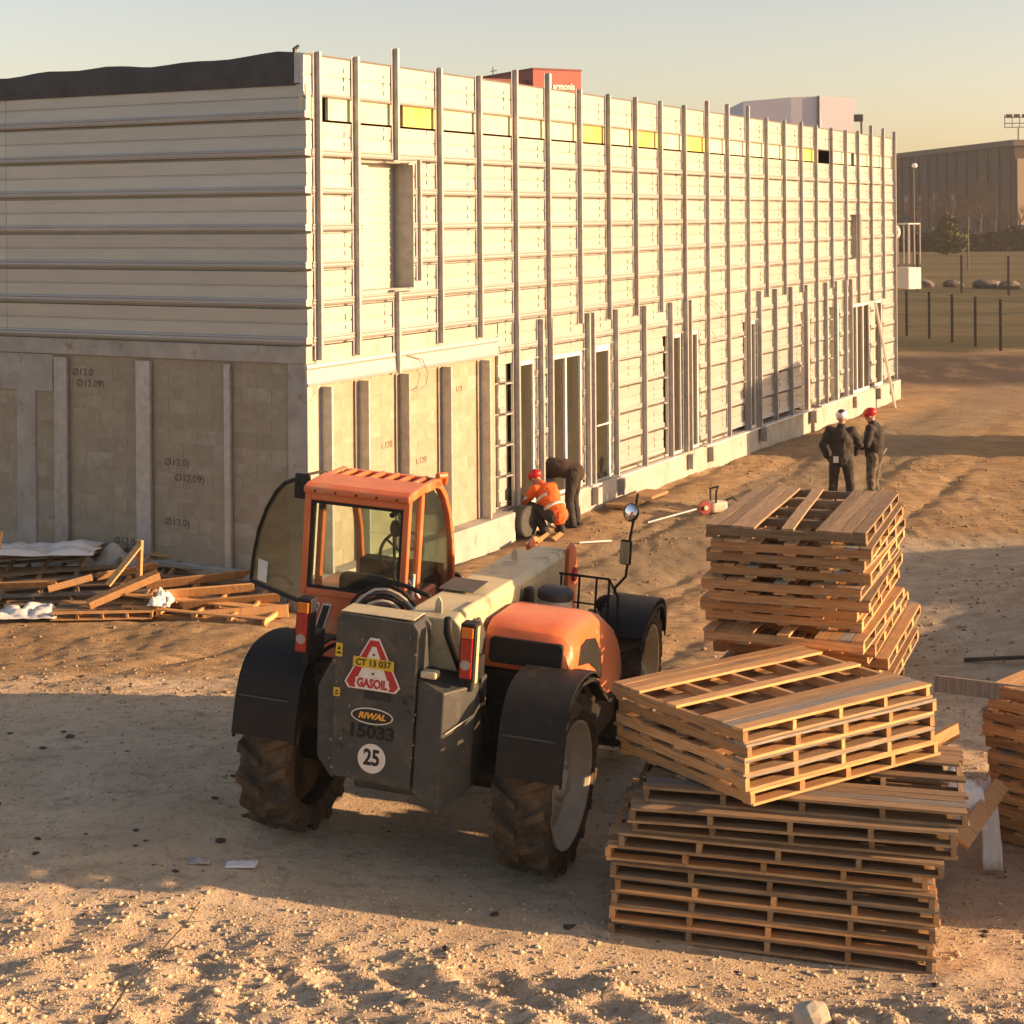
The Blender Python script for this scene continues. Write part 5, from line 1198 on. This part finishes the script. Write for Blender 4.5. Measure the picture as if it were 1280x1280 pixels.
def bare_tree(x, y, h, label, seed, tint=None):
    r = random.Random(seed); t = empty('bare_tree', (x, y, gzf(x, y)), 0, label, 'tree', 'bare trees before the dark hall')
    tr = MB(); tr.tube([(0, 0, -.3), (r.uniform(-.2, .2), 0, h * .35), (r.uniform(-.3, .3), r.uniform(-.2, .2), h * .7)], [.22, .16, .08], 7); tr.build('trunk', bark, t)
    cr_ = MB()
    def grow(p, d, l, w, n):
        e = p + d * l; cr_.tube([p, e], [w, w * .6], 4, False)
        if n == 0: return
        for k in range(3 if n > 1 else 4):
            nd = (d + Vector((r.uniform(-.8, .8), r.uniform(-.8, .8), r.uniform(-.1, .6)))).normalized(); grow(p.lerp(e, r.uniform(.5, 1)), nd, l * r.uniform(.6, .8), w * .6, n - 1)
    for k in range(9):
        a = r.uniform(0, 6.28); grow(Vector((0, 0, h * r.uniform(.25, .68))), Vector((math.cos(a), math.sin(a), r.uniform(.6, 1.2))).normalized(), h * .20, .06, 4)
    cr_.build('crown', bark, t)
for i, (px, y, h) in enumerate(((1225, 226, 9), (1212, 236, 10), (1165, 238, 9), (1245, 232, 8), (1190, 240, 9), (1150, 245, 7), (1275, 228, 7))):
    bare_tree((px - 640) / 2070 * y, y, h, ['broad bare tree with reddish twigs before the hall', 'tall bare tree beside the broad one', 'slim bare tree near the lit brick panel', 'small bare tree by the hall corner', 'bare tree standing behind the green bush', 'low bare tree near the building edge', 'low bare tree in front of the lit hall end'][i], 40 + i)
# hall with shaded side and sunlit end painted in as two tones
hall_m = mat('shaded_hall_tone', (.052, .043, .041), (.078, .062, .057), .12, .9, stretch=(1, 1, .25))
hall_lit = mat('lit_hall_tone', (.36, .28, .21), (.31, .24, .18), .2, .9)
hl = empty('hall', (77.5, 255, gzf(77, 255)), math.atan2(50, -5) - R(90), 'long industrial hall with its shaded side and sunlit end painted in, beyond the hedge', 'building')
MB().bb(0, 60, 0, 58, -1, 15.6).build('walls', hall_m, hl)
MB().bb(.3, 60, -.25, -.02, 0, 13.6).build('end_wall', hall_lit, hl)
MB().bb(-.4, 60.4, -.4, 58.4, 15.6, 16.5).build('roof_edge', mat('hall_roof', (.10, .085, .08), None, 3, .8), hl)
for k, (y0, z0) in enumerate(((24, 7), (33, 7.2), (41, 7), (48, 7))):
    w = MB().bb(-.2, -.02, y0, y0 + 2.6, z0 - 1.6, z0 + 1.8).build('brick_panel', mat('brick_panel%d' % k, (.30, .13, .09), (.22, .10, .07), 1, .9), hl)
    MB().bb(-.24, -.2, y0 + .3, y0 + 2.3, z0 + .4, z0 + 1.2).build('pane', hall_lit, w)
for k in range(12): MB().bb(-.28, -.03, 1.2 + k * 4.6, 1.7 + k * 4.6, -.5, 15.5).build('pilaster', hall_m, hl)
# floodlight gantry on the roof
ga = empty('floodlight_gantry', (75.2, 251.0, 16.4), R(-5), 'steel floodlight gantry standing on the hall roof', 'gantry')
for i in range(9):
    x = -.4 + i * 1.1
    MB().bb(x - .06, x + .06, -.05, .05, 1.7, 3.7).build('upright', galv_post, ga)
for z in (1.7, 2.3, 3.2): MB().bb(-.5, 8.6, -.06, .06, z, z + .16).build('rail', galv_post, ga)
for i in range(7): MB().bb(-.2 + i * 1.2, .6 + i * 1.2, -.35, .25, 3.3, 3.75).build('lamp', dgrey, ga)
for x in (1.6, 4.8): MB().bb(x - .1, x + .1, -.1, .1, -.1, 1.7).build('leg', galv_post, ga)
# red store behind the roof
rs_m = mat('red_cladding', (.34, .075, .06), (.30, .065, .052), .3, .7); rs_d = mat('shaded_red_cladding', (.19, .055, .05), (.16, .045, .042), .3, .8)  # the wing's shade is painted in as a darker red
st_ = empty('store', (1.5, 112, 0), R(28), 'red store block with cream sign showing above the roof', 'building')
MB().bb(0, 3.75, 0, 9, 0, 15.15).build('tower', rs_m, st_)
MB().bb(-4.2, -.03, .6, 14, 0, 14.5).build('wing', rs_d, st_)
MB().bb(-.05, 3.8, -.05, 9.05, 15.15, 15.27).build('coping', rs_d, st_)
MB().bb(.95, 1.4, -.06, -.01, 13.7, 14.9).build('sign_emblem', white_p, st_)
text_mesh('sign_lettering', 'armonis', .66, white_p, st_, (2.35, -.06, 14.05), (R(90), 0, 0), ext=.02, bold=.02, sx=.8)
m = MB(); m.tube([(-1.5, 3, 14.3), (-1.5, 3, 15.5)], .04, 5); m.tube([(-1.7, 3, 15.2), (-1.2, 3, 15.3)], .03, 5); m.build('aerial', dgrey, st_)
# pale slanted block
gp = mat('pale_grey_panel', (.56, .58, .66), (.52, .54, .62), .2, .7)
gb = empty('exhibition_block', (19.6, 140, 0), 0, 'pale grey block with a slanted end above the roof line', 'building')
secs = []
for x, t in ((0, 15.0), (4, 15.35), (9.5, 15.15)): secs.append([(x, 0, 0), (x, 10, 0), (x, 10, t), (x, 0, t)])
mb = MB(); mb.loft([[(0, 0, 0), (0, 10, 0), (0, 10, 14.8), (0, 0, 14.8)], [(4, -.4, 0), (4, 10, 0), (4, 10, 15.1), (4, -.4, 15.1)], [(6.3, -.5, 0), (6.3, 10, 0), (6.3, 10, 15.15), (6.3, -.5, 15.15)], [(8.2, 0, 0), (8.2, 10, 0), (9.55, 10, 15.0), (9.55, 0, 15.0)]])
mb.build('facade', gp, gb)
MB().bb(6.2, 6.36, -.62, -.5, 0, 15.2).build('mast', dgrey, gb)
def pole(name, x, y, h, r, label, cat):
    p = empty(name, (x, y, gzf(x, y)), 0, label, cat); MB().tube([(0, 0, 0), (0, 0, h)], [r, r * .6], 8).build('shaft', dgrey, p); return p
p = pole('camera_mast', 14.8, 70, 9.6, .07, 'slim mast with a small camera behind the building', 'mast'); MB().bb(-.3, .05, -.1, .1, 9.3, 9.6).build('camera_box', dgrey, p)
p = pole('street_lamp', 36.4, 150, 9.6, .11, 'tall street lamp with round white head in front of the hall', 'lamp'); MB().ell((.1, 0, 9.65), (.26, .26, .24)).build('lamp_head', steel_white, p, smooth=True); MB().tube([(0, 0, 9.4), (-.9, 0, 9.5)], .05, 6).build('arm', dgrey, p)
p = pole('sign_pole', 43.5, 158, 5.2, .10, 'thin pole standing in the far field', 'pole'); MB().bb(-.2, .2, -.1, .1, 5.1, 5.25).build('pole_cap', dgrey, p)

# ------------------------------------------------------------------ haze in the air
hz = MB().bb(-420, 420, -6, 640, -6, 24).build('haze', None, None)
hm = bpy.data.materials.new('haze_air'); hm.use_nodes = True; hn = hm.node_tree; hn.nodes.clear()
ho_ = hn.nodes.new('ShaderNodeOutputMaterial'); pv = hn.nodes.new('ShaderNodeVolumePrincipled'); pv.inputs['Color'].default_value = (.93, .90, .86, 1); pv.inputs['Density'].default_value = .00035; pv.inputs['Anisotropy'].default_value = .3
hn.links.new(pv.outputs[0], ho_.inputs['Volume']); hz.data.materials.append(hm)
tag(hz, 'thin pale evening haze over the whole site', 'haze', kind='stuff')
